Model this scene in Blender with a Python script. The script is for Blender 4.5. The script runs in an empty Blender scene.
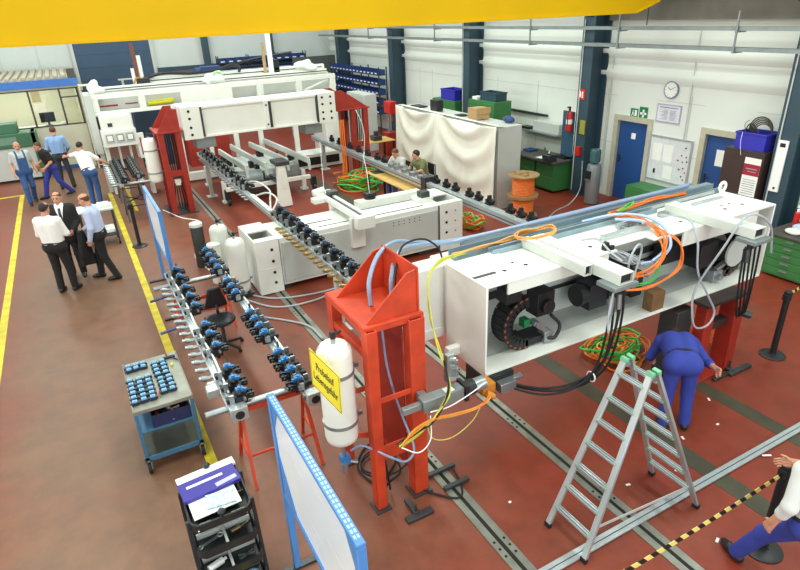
import bpy, math, random
import numpy as np
from mathutils import Vector, Matrix
S = bpy.context.scene
C = S.collection
PI = math.pi
random.seed(7)

# ------------------------------------------------------------------ camera, sky, lights, exposure
def camera():
    yaw, pitch, roll, f = 0.485232692, 0.435148555, -0.0421936413, 588.76
    cy, sy, cp, sp = math.cos(yaw), math.sin(yaw), math.cos(pitch), math.sin(pitch)
    fwd = Vector((sy*cp, cy*cp, -sp)); right = Vector((cy, -sy, 0)); up = right.cross(fwd)
    c, s = math.cos(roll), math.sin(roll)
    r2 = c*right + s*up; u2 = -s*right + c*up
    m = Matrix((r2, u2, -fwd)).transposed().to_4x4()
    m.translation = Vector((0, 0, 4.65))
    cam = bpy.data.objects.new('camera', bpy.data.cameras.new('camera'))
    cam.data.sensor_width = 36.0; cam.data.lens = f/800*36; cam.data.clip_start = .05; cam.data.clip_end = 200
    C.objects.link(cam); cam.matrix_world = m; S.camera = cam
camera()
wd = bpy.data.worlds.new('hall_daylight'); S.world = wd; wd.use_nodes = True
wd.node_tree.nodes['Background'].inputs[0].default_value = (0.93, 1.0, 0.98, 1)
wd.node_tree.nodes['Background'].inputs[1].default_value = 0.50
def area(name, loc, sx, sy, power, col=(.90, 1.0, .92)):
    l = bpy.data.lights.new(name, 'AREA'); l.shape = 'RECTANGLE'; l.size = sx; l.size_y = sy; l.energy = power; l.color = col
    o = bpy.data.objects.new(name, l); o.location = loc; C.objects.link(o); return o
# rows of hall luminaires under the roof, running along the hall
for lx in (-2.5, 3.0, 8.5):
    for ly in (2.5, 9.5, 16.5, 23.5):
        area('hall_luminaire', (lx, ly, 8.2), .9, 4.0, 285)
# added fill lights, out of view: at the left wall and behind the viewer
d_ = area('left_fill', (-8.75, 11, 3.4), 3.2, 22, 900, (.95, 1, 1)); d_.rotation_euler = (0, math.radians(-90), 0)
d_ = area('rear_fill', (2.5, -2.7, 3.2), 11, 3.4, 420, (.95, 1, 1)); d_.rotation_euler = (math.radians(90), 0, 0)
S.view_settings.view_transform = 'Standard'; S.view_settings.look = 'None'
S.view_settings.gamma = 1; S.view_settings.use_curve_mapping = False
S.view_settings.exposure = -0.06

# ------------------------------------------------------------------ materials
def lin(h):
    r = [int(h[i:i+2], 16)/255 for i in (0, 2, 4)]
    return tuple(c/12.92 if c <= .04045 else ((c+.055)/1.055)**2.4 for c in r)
MATS = {}
def mat(key, h, rough=.5, metal=0., var=.10, scale=6., bump=0., spec=.5, emit=0., trans=0.):
    if key in MATS: return MATS[key]
    m = bpy.data.materials.new(key); m.use_nodes = True; nt = m.node_tree; b = nt.nodes['Principled BSDF']
    col = lin(h)
    b.inputs['Roughness'].default_value = rough; b.inputs['Metallic'].default_value = metal
    b.inputs['Specular IOR Level'].default_value = spec
    tc = nt.nodes.new('ShaderNodeTexCoord'); n = nt.nodes.new('ShaderNodeTexNoise')
    n.inputs['Scale'].default_value = scale; n.inputs['Detail'].default_value = 3
    nt.links.new(tc.outputs['Object'], n.inputs['Vector'])
    r = nt.nodes.new('ShaderNodeValToRGB')
    r.color_ramp.elements[0].position = .3; r.color_ramp.elements[1].position = .7
    r.color_ramp.elements[0].color = tuple(max(0, c*(1-var)) for c in col)+(1,)
    r.color_ramp.elements[1].color = tuple(min(1, c*(1+var*.6)) for c in col)+(1,)
    nt.links.new(n.outputs['Fac'], r.inputs['Fac']); nt.links.new(r.outputs['Color'], b.inputs['Base Color'])
    if bump:
        bp = nt.nodes.new('ShaderNodeBump'); bp.inputs['Strength'].default_value = bump; bp.inputs['Distance'].default_value = .02
        nt.links.new(n.outputs['Fac'], bp.inputs['Height']); nt.links.new(bp.outputs['Normal'], b.inputs['Normal'])
    if emit:
        b.inputs['Emission Color'].default_value = col+(1,); b.inputs['Emission Strength'].default_value = emit
    if trans: b.inputs['Transmission Weight'].default_value = trans
    MATS[key] = m; return m
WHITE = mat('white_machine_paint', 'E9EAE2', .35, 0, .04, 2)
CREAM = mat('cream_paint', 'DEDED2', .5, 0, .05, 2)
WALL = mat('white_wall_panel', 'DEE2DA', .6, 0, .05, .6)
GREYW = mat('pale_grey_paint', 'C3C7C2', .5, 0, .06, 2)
RED = mat('red_lead_paint', 'C63F1E', .5, 0, .22, 5)
DRED = mat('dark_red_paint', 'A02A1C', .5, 0, .16, 5)
BLACK = mat('black_plastic', '1C1D20', .45, 0, .15, 12)
RUBBER = mat('dark_rubber', '17181A', .7, 0, .15, 12)
STEEL = mat('brushed_steel', 'A9AEB0', .32, .75, .10, 8)
ALU = mat('aluminium_profile', 'BCC4C6', .32, .55, .08, 6)
DSTEEL = mat('dark_steel', '4A4D4E', .4, .6, .2, 8)
BRASS = mat('brass_fitting', 'B59A62', .35, .6, .2, 10)
BLUECAP = mat('blue_plastic', '2F78B8', .4, 0, .12, 10)
LBLUE = mat('pale_blue_plastic', '7FB2D6', .4, 0, .12, 10)
TEAL = mat('dark_teal_steel_paint', '2F4754', .5, 0, .10, 2)
DOORB = mat('blue_door_paint', '1F4A86', .45, 0, .06, 2)
SLATE = mat('slate_blue_door', '37506A', .5, 0, .06, 2)
YELLOW = mat('crane_yellow_paint', 'D9AC00', .6, 0, .05, 1, 0, .2)
LINEY = mat('yellow_floor_paint', 'D8C22E', .55, 0, .28, 4)
GREEN = mat('green_steel_paint', '38763F', .5, 0, .10, 3)
DGREEN = mat('dark_green_machine_paint', '3E6B50', .5, 0, .12, 3)
WOOD = mat('pale_wood', 'A9865A', .6, 0, .18, 7)
CARD = mat('cardboard', 'B08E62', .8, 0, .1, 6)
FBLUE = mat('sky_blue_frame_paint', '4C86C8', .4, 0, .06, 4)
BOARD = mat('whiteboard_surface', 'E4EAF2', .25, 0, .03, 2)
PAPER = mat('white_paper', 'EDEDE6', .7, 0, .05, 6)
ORANGE = mat('orange_cable', 'EE7A24', .45, 0, .12, 20)
CYEL = mat('yellow_green_cable', 'C9C64A', .45, 0, .12, 20)
CGRN = mat('bright_green_hose', '44C04A', .45, 0, .15, 20)
LILAC = mat('lilac_hose', '8A9CB8', .35, 0, .06, 20)
GREYH = mat('grey_hose', 'A9ADB2', .4, 0, .06, 20)
BINB = mat('blue_storage_bin', '243F78', .45, 0, .12, 6)
VIOB = mat('violet_blue_plastic', '2D2CA8', .45, 0, .08, 6)
SIGNY = mat('sign_yellow', 'F4E03A', .45, 0, .03, 4)
INK = mat('black_ink', '1A1A18', .6, 0, .05, 8)
SAFEG = mat('safety_green', '0F7A45', .45, 0, .04, 4)
PWHITE = mat('plain_white', 'F2F2EE', .5, 0, .02, 4)
BROWN = mat('dark_brown_cabinet', '3B2A26', .5, 0, .1, 3)
CLOTH = mat('white_dust_sheet', 'E8E4D6', .85, 0, .05, 3)
BAGW = mat('white_plastic_film', 'E6ECE8', .35, 0, .06, 8, .3)
FIRE = mat('fire_red', 'C8261E', .35, 0, .06, 6)
PROF = mat('blue_grey_profile', '93A6B0', .3, .45, .08, 4)
NAVYCAP = mat('navy_plastic_cap', '2B4668', .4, 0, .15, 10)
GREENC = mat('galvanised_grey', '8D9596', .45, .5, .12, 6)

# ------------------------------------------------------------------ mesh helpers
def cr(pts, n=6):
    P = [Vector(p) for p in pts]
    if len(P) < 3: return P
    out = []
    for i in range(len(P)-1):
        p0 = P[i-1] if i else P[i]*2-P[i+1]; p1 = P[i]; p2 = P[i+1]; p3 = P[i+2] if i+2 < len(P) else P[i+1]*2-P[i]
        for k in range(n):
            t = k/n
            out.append(.5*((2*p1)+(-p0+p2)*t+(2*p0-5*p1+4*p2-p3)*t*t+(-p0+3*p1-3*p2+p3)*t**3))
    out.append(P[-1]); return out
class MB:
    def __init__(s): s.v = []; s.f = []; s.m = []
    def add(s, vs, fs, m=0):
        o = len(s.v); s.v += [tuple(v) for v in vs]; s.f += [tuple(i+o for i in f) for f in fs]; s.m += [m]*len(fs); return s
    def box(s, x0, x1, y0, y1, z0, z1, m=0):
        x0, x1 = min(x0, x1), max(x0, x1); y0, y1 = min(y0, y1), max(y0, y1); z0, z1 = min(z0, z1), max(z0, z1)
        v = [(x, y, z) for x in (x0, x1) for y in (y0, y1) for z in (z0, z1)]
        return s.add(v, [(0, 1, 3, 2), (4, 6, 7, 5), (0, 4, 5, 1), (2, 3, 7, 6), (0, 2, 6, 4), (1, 5, 7, 3)], m)
    def bar(s, p, q, w, h, m=0, up=(0, 0, 1)):
        p, q, up = Vector(p), Vector(q), Vector(up); d = (q-p).normalized()
        if abs(d.dot(up)) > .98: up = Vector((0, 1, 0))
        a = d.cross(up).normalized(); b = a.cross(d)
        v = [c+a*(sx*w/2)+b*(sy*h/2) for c in (p, q) for sx in (-1, 1) for sy in (-1, 1)]
        return s.add(v, [(0, 1, 3, 2), (4, 6, 7, 5), (0, 4, 5, 1), (2, 3, 7, 6), (0, 2, 6, 4), (1, 5, 7, 3)], m)
    def cyl(s, p, q, r0, r1=None, n=14, m=0):
        return s.sweep([p, q], [r0, r0 if r1 is None else r1], n, m)
    def sweep(s, pts, rad, n=8, m=0, caps=True):
        P = [Vector(p) for p in pts]; vs = []; fs = []; a = None
        for i, p in enumerate(P):
            d = (P[min(i+1, len(P)-1)]-P[max(i-1, 0)])
            d = d.normalized() if d.length > 1e-9 else Vector((0, 0, 1))
            if a is None:
                a = d.orthogonal().normalized()
            else:
                a = (a-d*a.dot(d)); a = a.normalized() if a.length > 1e-6 else d.orthogonal().normalized()
            b = d.cross(a); r = rad[i] if isinstance(rad, (list, tuple)) else rad
            vs += [p+(a*math.cos(2*PI*k/n)+b*math.sin(2*PI*k/n))*r for k in range(n)]
        for i in range(len(P)-1):
            for k in range(n):
                fs.append((i*n+k, i*n+(k+1) % n, (i+1)*n+(k+1) % n, (i+1)*n+k))
        if caps:
            fs.append(tuple(range(n-1, -1, -1))); fs.append(tuple((len(P)-1)*n+k for k in range(n)))
        return s.add(vs, fs, m)
    def tube(s, pts, r, n=7, m=0, k=6): return s.sweep(cr(pts, k), r, n, m)
    def lathe(s, prof, c=(0, 0, 0), n=20, m=0):
        vs = []; fs = []
        for r, z in prof: vs += [(c[0]+r*math.cos(2*PI*k/n), c[1]+r*math.sin(2*PI*k/n), c[2]+z) for k in range(n)]
        for i in range(len(prof)-1):
            for k in range(n): fs.append((i*n+k, i*n+(k+1) % n, (i+1)*n+(k+1) % n, (i+1)*n+k))
        fs.append(tuple(range(n-1, -1, -1))); fs.append(tuple((len(prof)-1)*n+k for k in range(n)))
        return s.add(vs, fs, m)
    def ball(s, c, r, n=10, m=0, sc=(1, 1, 1)):
        vs = []; fs = []; h = n//2+1
        for i in range(h+1):
            t = PI*i/h
            vs += [(c[0]+sc[0]*r*math.sin(t)*math.cos(2*PI*k/n), c[1]+sc[1]*r*math.sin(t)*math.sin(2*PI*k/n), c[2]-sc[2]*r*math.cos(t)) for k in range(n)]
        for i in range(h):
            for k in range(n): fs.append((i*n+k, i*n+(k+1) % n, (i+1)*n+(k+1) % n, (i+1)*n+k))
        return s.add(vs, fs, m)
    def prism(s, poly, axis, a, b, m=0):
        # poly: 2D points in the two remaining axes (x:(y,z)  y:(x,z)  z:(x,y))
        def P(p, t): return {'x': (t, p[0], p[1]), 'y': (p[0], t, p[1]), 'z': (p[0], p[1], t)}[axis]
        n = len(poly); vs = [P(p, a) for p in poly]+[P(p, b) for p in poly]
        fs = [tuple(range(n)), tuple(range(2*n-1, n-1, -1))]+[(i, i+n, (i+1) % n+n, (i+1) % n) for i in range(n)]
        return s.add(vs, fs, m)
    def torus(s, c, R, r, axis='z', n=20, k=7, m=0, a0=0, a1=2*PI):
        full = abs(a1-a0-2*PI) < 1e-6; pts = []
        for i in range(n+1):
            t = a0+(a1-a0)*i/n; u, w = R*math.cos(t), R*math.sin(t)
            pts.append({'z': (c[0]+u, c[1]+w, c[2]), 'y': (c[0]+u, c[1], c[2]+w), 'x': (c[0], c[1]+u, c[2]+w)}[axis])
        return s.sweep(pts, r, k, m, not full)
    def rot(s, ang, c=(0, 0), i0=0):
        ca, sa = math.cos(ang), math.sin(ang)
        for i in range(i0, len(s.v)):
            x, y, z = s.v[i]; x -= c[0]; y -= c[1]; s.v[i] = (c[0]+x*ca-y*sa, c[1]+x*sa+y*ca, z)
        return s
    def xf(s, M, i0=0):
        for i in range(i0, len(s.v)): s.v[i] = tuple(M @ Vector(s.v[i]))
        return s
def rootloc(o):
    v = Vector((0, 0, 0))
    while o is not None: v += o.location; o = o.parent
    return v
def build(name, mb, mats, parent=None, bevel=0., loc=None):
    """one mesh object; vertices are given in world space (or round the origin for prototypes)"""
    if not isinstance(mats, (list, tuple)): mats = [mats]
    off = rootloc(parent) if parent else Vector(loc or (0, 0, 0))
    me = bpy.data.meshes.new(name)
    me.from_pydata([(v[0]-off.x, v[1]-off.y, v[2]-off.z) for v in mb.v], [], mb.f)
    for m in mats: me.materials.append(m)
    me.polygons.foreach_set('material_index', mb.m); me.polygons.foreach_set('use_smooth', [True]*len(mb.f))
    import bmesh
    bm = bmesh.new(); bm.from_mesh(me); bmesh.ops.recalc_face_normals(bm, faces=bm.faces); bm.to_mesh(me); bm.free()
    me.set_sharp_from_angle(angle=math.radians(38))
    me.update()
    o = bpy.data.objects.new(name, me); C.objects.link(o)
    if parent: o.parent = parent
    else: o.location = off
    if bevel:
        b = o.modifiers.new('bevel', 'BEVEL'); b.width = bevel; b.segments = 1; b.limit_method = 'ANGLE'; b.angle_limit = math.radians(50)
    return o
def tag(o, label, cat, group=None, kind=None):
    o['label'] = label; o['category'] = cat
    if group: o['group'] = group
    if kind: o['kind'] = kind
    return o
def thing(name, label, cat, loc=(0, 0, 0), group=None):
    o = bpy.data.objects.new(name, None); o.empty_display_size = .1; C.objects.link(o); o.location = loc
    return tag(o, label, cat, group)
def solo(name, mb, mats, label, cat, group=None, bevel=0., loc=None):
    if loc is None:
        a = np.array(mb.v); loc = ((a[:, 0].min()+a[:, 0].max())/2, (a[:, 1].min()+a[:, 1].max())/2, a[:, 2].min())
    return tag(build(name, mb, mats, None, bevel, loc), label, cat, group)
def struct(name, mb, mats, parent=None, bevel=0.):
    o = build(name, mb, mats, parent, bevel)
    if not parent: o['kind'] = 'structure'
    return o
def dup(o, loc, rotz=0., label=None, group=None, parent=None):
    c = o.copy(); C.objects.link(c)
    if parent is not None: c.parent = parent
    else:
        c.location = loc; c.rotation_euler = (0, 0, rotz)
        if label: c['label'] = label
        if group: c['group'] = group
    for ch in [x for x in o.children]: dup(ch, None, 0, parent=c)
    return c
def text_mesh(body, size, Mw, extrude=.0008, align='CENTER', bold=0.):
    cu = bpy.data.curves.new('lettering', 'FONT'); cu.body = body; cu.size = size; cu.align_x = align; cu.align_y = 'CENTER'; cu.extrude = extrude; cu.offset = bold
    t = bpy.data.objects.new('lettering', cu); C.objects.link(t)
    dg = bpy.context.evaluated_depsgraph_get(); me = bpy.data.meshes.new_from_object(t.evaluated_get(dg))
    mb = MB(); mb.add([tuple(Mw @ v.co) for v in me.vertices], [tuple(p.vertices) for p in me.polygons])
    bpy.data.objects.remove(t); bpy.data.curves.remove(cu); bpy.data.meshes.remove(me)
    return mb
def frame_mat(o, x, y):
    """matrix whose local x,y axes are the given world directions"""
    x = Vector(x).normalized(); y = Vector(y); y = (y-x*y.dot(x)).normalized(); z = x.cross(y)
    m = Matrix((x, y, z)).transposed().to_4x4(); m.translation = Vector(o); return m
# ------------------------------------------------------------------ floor
def floor_material():
    m = bpy.data.materials.new('worn_red_floor_coating'); m.use_nodes = True; nt = m.node_tree; b = nt.nodes['Principled BSDF']
    L = nt.links.new; N = nt.nodes.new
    tc = N('ShaderNodeTexCoord'); sx = N('ShaderNodeSeparateXYZ'); L(tc.outputs['Object'], sx.inputs[0])
    n1 = N('ShaderNodeTexNoise'); n1.inputs['Scale'].default_value = .55; n1.inputs['Detail'].default_value = 5; L(tc.outputs['Object'], n1.inputs['Vector'])
    n2 = N('ShaderNodeTexNoise'); n2.inputs['Scale'].default_value = 3.2; n2.inputs['Detail'].default_value = 6; n2.inputs['Roughness'].default_value = .65; L(tc.outputs['Object'], n2.inputs['Vector'])
    # tan tone mixed in along the walkway: strongest in the aisle, fading towards the machines
    mr = N('ShaderNodeMapRange'); mr.inputs['From Min'].default_value = 3.6; mr.inputs['From Max'].default_value = -.2; L(sx.outputs['X'], mr.inputs['Value'])
    mr2 = N('ShaderNodeMapRange'); mr2.inputs['From Min'].default_value = -2.6; mr2.inputs['From Max'].default_value = -1.2; L(sx.outputs['X'], mr2.inputs['Value'])
    mu = N('ShaderNodeMath'); mu.operation = 'MULTIPLY'; L(mr.outputs[0], mu.inputs[0]); L(mr2.outputs[0], mu.inputs[1])
    ad = N('ShaderNodeMath'); ad.operation = 'MULTIPLY_ADD'; L(n1.outputs['Fac'], ad.inputs[0]); ad.inputs[1].default_value = 1.1; ad.inputs[2].default_value = -.55
    a2 = N('ShaderNodeMath'); a2.operation = 'ADD'; a2.use_clamp = True; L(mu.outputs[0], a2.inputs[0]); L(ad.outputs[0], a2.inputs[1])
    mx = N('ShaderNodeMix'); mx.data_type = 'RGBA'; mx.inputs['A'].default_value = lin('82321F')+(1,); mx.inputs['B'].default_value = lin('7C5B47')+(1,)
    L(a2.outputs[0], mx.inputs['Factor'])
    r = N('ShaderNodeValToRGB'); r.color_ramp.elements[0].position = .32; r.color_ramp.elements[0].color = (.74, .73, .71, 1)
    r.color_ramp.elements[1].position = .60; r.color_ramp.elements[1].color = (1.05, 1.03, 1.0, 1); L(n2.outputs['Fac'], r.inputs['Fac'])
    m2 = N('ShaderNodeMix'); m2.data_type = 'RGBA'; m2.blend_type = 'MULTIPLY'; m2.inputs['Factor'].default_value = .8
    n3 = N('ShaderNodeTexNoise'); n3.inputs['Scale'].default_value = 1.3; n3.inputs['Detail'].default_value = 7; n3.inputs['Roughness'].default_value = .7; L(tc.outputs['Object'], n3.inputs['Vector'])
    r3 = N('ShaderNodeMapRange'); r3.inputs['From Min'].default_value = .53; r3.inputs['From Max'].default_value = .72; r3.inputs['To Max'].default_value = .40; L(n3.outputs['Fac'], r3.inputs['Value'])
    m3 = N('ShaderNodeMix'); m3.data_type = 'RGBA'; m3.inputs['B'].default_value = lin('5E4A33')+(1,); L(mx.outputs['Result'], m3.inputs['A']); L(r3.outputs[0], m3.inputs['Factor'])
    L(m3.outputs['Result'], m2.inputs['A']); L(r.outputs['Color'], m2.inputs['B']); L(m2.outputs['Result'], b.inputs['Base Color'])
    rr = N('ShaderNodeMapRange'); rr.inputs['To Min'].default_value = .34; rr.inputs['To Max'].default_value = .6; L(n2.outputs['Fac'], rr.inputs['Value']); L(rr.outputs[0], b.inputs['Roughness'])
    b.inputs['Specular IOR Level'].default_value = .4
    return m
FX0, FX1, FY0, FY1, WH = -9., 12., -3., 29., 6.5
struct('floor', MB().box(FX0, FX1+.2, FY0, FY1+.2, -.2, 0), floor_material())
OLIVEGREY = mat('olive_grey_floor_patch', '45402E', .6, 0, .3, 3)
struct('trim_1', MB().box(-1.91, -1.79, 1, 20.95, 0, .004).box(-6, -1.91, 20.83, 20.95, 0, .004), LINEY)
struct('trim_2', MB().box(.44, .56, 1, 19.5, 0, .004), LINEY)
struct('trim_3', MB().box(5.05, 5.29, 1.5, 7.8, 0, .003).box(6.36, 6.58, 2.2, 4.6, 0, .003).box(6.02, 6.28, 12.5, 18.6, 0, .003), OLIVEGREY)  # flat olive-grey strips on the floor, running along the hall
struct('trim_4', MB().box(.95, 1.03, 17.0, 20.5, 0, .004), LINEY)
# floor rails: a pair of steel strips with a dark slot between, bolt plates
SLOT = mat('dark_slot', '15150F', .8, 0, .2, 9)
RAILM = mat('worn_floor_steel', '8B8B80', .42, .45, .25, 5)
for i, rx in enumerate((2.65, 3.93)):
    f = MB(); f.box(rx-.095, rx-.022, 1.2, 19, 0, .012, 0).box(rx+.022, rx+.095, 1.2, 19, 0, .012, 0).box(rx-.022, rx+.022, 1.2, 19, 0, .006, 1)
    for yy in np.arange(1.7, 9, 1.42):
        for k in (-.09, 0, .09):
            for sg in (-1, 1): f.lathe([(.014, 0), (.014, .0045)], (rx+sg*.058, yy+k, .011), 8, 1)
    struct('trim_%d' % (5+i), f, [RAILM, SLOT])
f = MB().box(1.4, 7.6, 2.66, 2.705, .013, .028, 0).box(1.4, 7.6, 2.715, 2.76, .013, .028, 0).box(1.4, 7.6, 2.705, 2.715, .013, .016, 1)
struct('trim_7', f, [ALU, SLOT])
# chips and scraps of paper lying on the floor
for k, (x, y, a, s, col) in enumerate(((4.42, 2.17, .4, .06, 0), (5.39, 3.3, 1.2, .05, 0), (5.9, 2.62, -.5, .10, 0), (4.74, 2.93, .8, .05, 0), (4.27, 3.1, -.3, .05, 0), (3.05, 3.55, .2, .03, 0), (6.3, 3.62, .9, .06, 0), (5.95, 3.25, .1, .04, 0), (4.9, 3.0, .5, .09, 0))):
    m_ = MB().box(-s/2, s/2, -.012, .012, 0, .003).rot(a); m_.v = [(vx+x, vy+y, vz+.014*(2.6 < y < 2.8)+.004*0) for vx, vy, vz in m_.v]
    solo('paper_scrap', m_, PAPER, 'small pale scrap lying loose on the red floor around the ladder', 'scrap', 'scraps on the red floor')

# ------------------------------------------------------------------ right wall with ribs, doors, columns
w = MB(); DY = ((9.72, 10.66), (7.30, 8.22)); ZD = 2.0
w.box(12, 12.2, DY[0][1], FY1+.2, 0, WH).box(12, 12.2, DY[1][1], DY[0][0], 0, WH).box(12, 12.2, FY0, DY[1][0], 0, WH)
for a, b in DY: w.box(12, 12.2, a, b, ZD, WH)
for z0 in (2.90, 3.40, 4.6, 5.2):          # broad trapezoid ribs of the sheet wall
    w.prism([(12, z0), (11.945, z0+.13), (11.945, z0+.21), (12, z0+.34)], 'y', FY0, FY1)
    w.v[-8:] = [(p[0], p[1], p[2]) for p in w.v[-8:]]
wall_r = struct('wall_right', w, WALL)
s_ = MB()
for yy in (5.2, 8.68, 11.05, 13.7, 15.6, 19.5, 20.4, 25): s_.box(11.992, 11.999, yy-.008, yy+.008, 0, 2.7)
for zz in (2.55, 1.4): s_.box(11.992, 11.999, FY0, 7.18, zz, zz+.012).box(11.992, 11.999, 8.34, 9.6, zz, zz+.012).box(11.992, 11.999, 10.78, FY1, zz, zz+.012)
s_.cyl((11.97, 8.72, 1.75), (11.97, 8.72, 4.1), .012, n=8); s_.cyl((11.97, 10.98, .2), (11.97, 10.98, 3.5), .012, n=8)
struct('trim_8', s_, GREYW)
for i, (a, b) in enumerate(DY):
    d = struct('door_%d' % (i+1), MB().box(12.06, 12.11, a+.02, b-.02, .01, ZD-.02), DOORB)
    build('door_frame', MB().box(11.97, 12.12, a-.11, a+.02, 0, ZD+.11).box(11.97, 12.12, b-.02, b+.11, 0, ZD+.11).box(11.97, 12.12, a+.02, b-.02, ZD-.02, ZD+.11), mat('door_frame_beige', 'B9B49E', .5), d)
    h = MB().box(12.045, 12.058, b-.13, b-.09, .93, 1.12); h.cyl((12.05, b-.11, 1.05), (12.0, b-.11, 1.05), .012, n=8).cyl((12.0, b-.11, 1.05), (12.0, b-.23, 1.05), .012, n=8)
    build('door_handle', h, BLACK, d)
    if i == 0:
        build('door_sticker', MB().box(12.056, 12.059, 10.12, 10.25, 1.56, 1.70), PWHITE, d)
def Hbeam(x0, x1, y0, y1, z0, z1, web='x', t=.03):
    b = MB()
    # flanges face -x and +x, web between
    b.box(x0, x0+t, y0, y1, z0, z1).box(x1-t, x1, y0, y1, z0, z1).box(x0+t, x1-t, (y0+y1)/2-t/2, (y0+y1)/2+t/2, z0, z1); return b
for i, yc in enumerate((6.2, 11.35, 16.55, 21.7, 26.9)):
    c = Hbeam(11.42, 11.98, yc-.19, yc+.19, 0, WH) if i not in (0,) else Hbeam(11.42, 11.98, yc-.19, yc+.19, 0, WH)
    c.box(11.4, 11.99, yc-.22, yc+.22, 0, .04)
    c.prism([(11.42, 4.35), (11.42, 4.6), (10.95, 4.6)], 'y', yc-.12, yc+.12)     # crane corbel
    tr_ = struct('trim_%d' % (9+i), c, TEAL)
    build('conduit', MB().cyl((11.405, yc+.12, .1), (11.405, yc+.12, 4.3), .014, n=8), GREYW, tr_)
struct('trim_14', MB().box(11.28, 11.42, FY0, FY1, 4.95, 5.2), TEAL)   # crane runway girder
LOUV = mat('brown_grey_wall_cladding', '7A766C', .7, 0, .25, 1.5)
struct('trim_15', MB().box(11.9, 11.945, 5.5, 11.2, 4.25, WH), LOUV)
# ------------------------------------------------------------------ back wall
bw = MB().box(FX0, FX1+.2, 29, 29.2, 0, WH); wall_b = struct('wall_back', bw, mat('grey_white_sheet', 'C9CFCC', .6, 0, .05, .6))
s_ = MB()
for xx in (-3.2, -1.9, -.6, .62, 3.75): s_.box(xx-.02, xx+.02, 28.98, 29, 0, WH)
struct('trim_16', s_, GREYW)
s_ = MB()
for xx in (5.95, 8.9): s_.box(xx-.13, xx+.13, 28.7, 28.98, 0, WH)
s_.box(3.8, 12, 28.75, 28.95, 2.66, 2.82)
struct('trim_17', s_, TEAL)
d = struct('door_3', MB().box(.72, 3.64, 28.9, 28.96, 0, 4.6), SLATE)
g = MB()
for z in np.arange(.5, 4.6, .5): g.box(.72, 3.64, 28.893, 28.9, z, z+.015)
build('panel_joint', g, TEAL, d)
build('door_frame', MB().box(.6, .72, 28.86, 28.98, 0, 4.7).box(3.64, 3.76, 28.86, 28.98, 0, 4.7).box(.6, 3.76, 28.86, 28.98, 4.6, 4.72), GREYW, d)
wl = MB().box(FX0-.2, FX0, FY0, FY1+.2, 0, WH); struct('wall_left', wl, WALL)
fr = MB()
for y in np.arange(0, 22.1, 2.2): fr.box(FX0, FX0+.06, y-.04, y+.04, 1.9, 4.9)
fr.box(FX0, FX0+.06, 0, 22, 1.86, 1.94).box(FX0, FX0+.06, 0, 22, 4.86, 4.94)
struct('fill_frame', fr, GREYW)  # unseen window frames, added to go with the left fill light
for xx in ():
    pass
# ------------------------------------------------------------------ glazed office in the far left corner
OC = mat('office_panel_cream', 'D6D2BE', .55, 0, .04, 2)
OF = mat('office_frame_bronze', '4A4A40', .5, 0, .06, 4)
GL = mat('office_glass', 'F2F7F0', .03, 0, .0, 1, spec=.5, trans=1.)
OX0, OX1, OY = -5.5, .43, 24.
struct('wall_front', MB().box(OX0, OX1, OY, OY+.06, 0, 1.5).box(OX0, OX1, OY, OY+.06, 2.72, 2.9).box(OX1-.06, OX1, OY+.06, 28.9, 0, 2.9), OC)
struct('baseboard_front', MB().box(OX0, OX1-.5, OY-.015, OY, 0, .14), mat('blue_skirting', '2E62A8', .5))
fr = MB(); xs = [-5.5, -3.3, -1.08, -.15, .40]
for x in xs: fr.box(x-.03, x+.03, OY-.01, OY+.05, 1.5, 2.72)
fr.box(OX0, OX1, OY-.01, OY+.05, 1.5, 1.54).box(OX0, OX1, OY-.01, OY+.05, 2.68, 2.72).box(-.15, .40, OY-.01, OY+.05, 2.40, 2.44)
wn = struct('window_1', fr, OF)
for k in range(len(xs)-1): build('pane', MB().box(xs[k]+.03, xs[k+1]-.03, OY+.018, OY+.024, 1.54, 2.68), GL, wn)
rf = struct('trim_18', MB().box(OX0, OX1+.06, OY-.1, OY+.02, 2.78, 3.02), mat('office_fascia_blue', '3F74C4', .45))
cg = MB()
for k in range(25): 
    x = OX0+.12+k*.235; cg.box(x, x+.13, OY-.05, 28.8, 3.06, 3.13)
cg.box(OX0, OX1, OY-.02, 28.8, 3.02, 3.06)
struct('trim_19', cg, mat('corrugated_roof_beige', 'B4AC98', .6))
struct('trim_20', MB().box(.22, .46, OY-.06, OY+.02, 3.02, 3.32), OF)
# inside of the office
struct('wall_inner', MB().box(OX0, OX1-.06, 27.4, 27.45, 0, 2.9), mat('office_inside_cream', 'E4E6D0', .7, 0, .03, 1))
l = bpy.data.lights.new('office_ceiling_lamp', 'AREA'); l.shape = 'RECTANGLE'; l.size = 3.5; l.size_y = 1.6; l.energy = 95; l.color = (1, 1, .88)
lo = bpy.data.objects.new('office_ceiling_lamp', l); lo.location = (-1.8, 25.8, 2.85); C.objects.link(lo)
# ------------------------------------------------------------------ overhead crane
cr_ = thing('bridge_crane', 'long yellow overhead crane bridge crossing the top of the hall', 'crane', (3, 9.6, 4.45))
g = MB(); g.prism([(-8, 4.45), (10.62, 4.45), (11.26, 4.65), (11.26, 5.6), (-8, 5.6)], 'y', 9.30, 9.36)
g.prism([(-8, 4.45), (10.62, 4.45), (11.26, 4.65), (11.26, 5.6), (-8, 5.6)], 'y', 9.80, 9.86)
g.box(-8, 10.62, 9.26, 9.9, 4.425, 4.45).box(-8, 11.2, 9.26, 9.9, 5.6, 5.63)
g.prism([(10.62, 4.425), (10.62, 4.45), (11.26, 4.65), (11.26, 4.625)], 'y', 9.26, 9.9)
build('girder', g, YELLOW, cr_)
build('end_carriage', MB().box(11.05, 11.42, 8.3, 10.9, 5.2, 5.5), YELLOW, cr_, .01)
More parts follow.
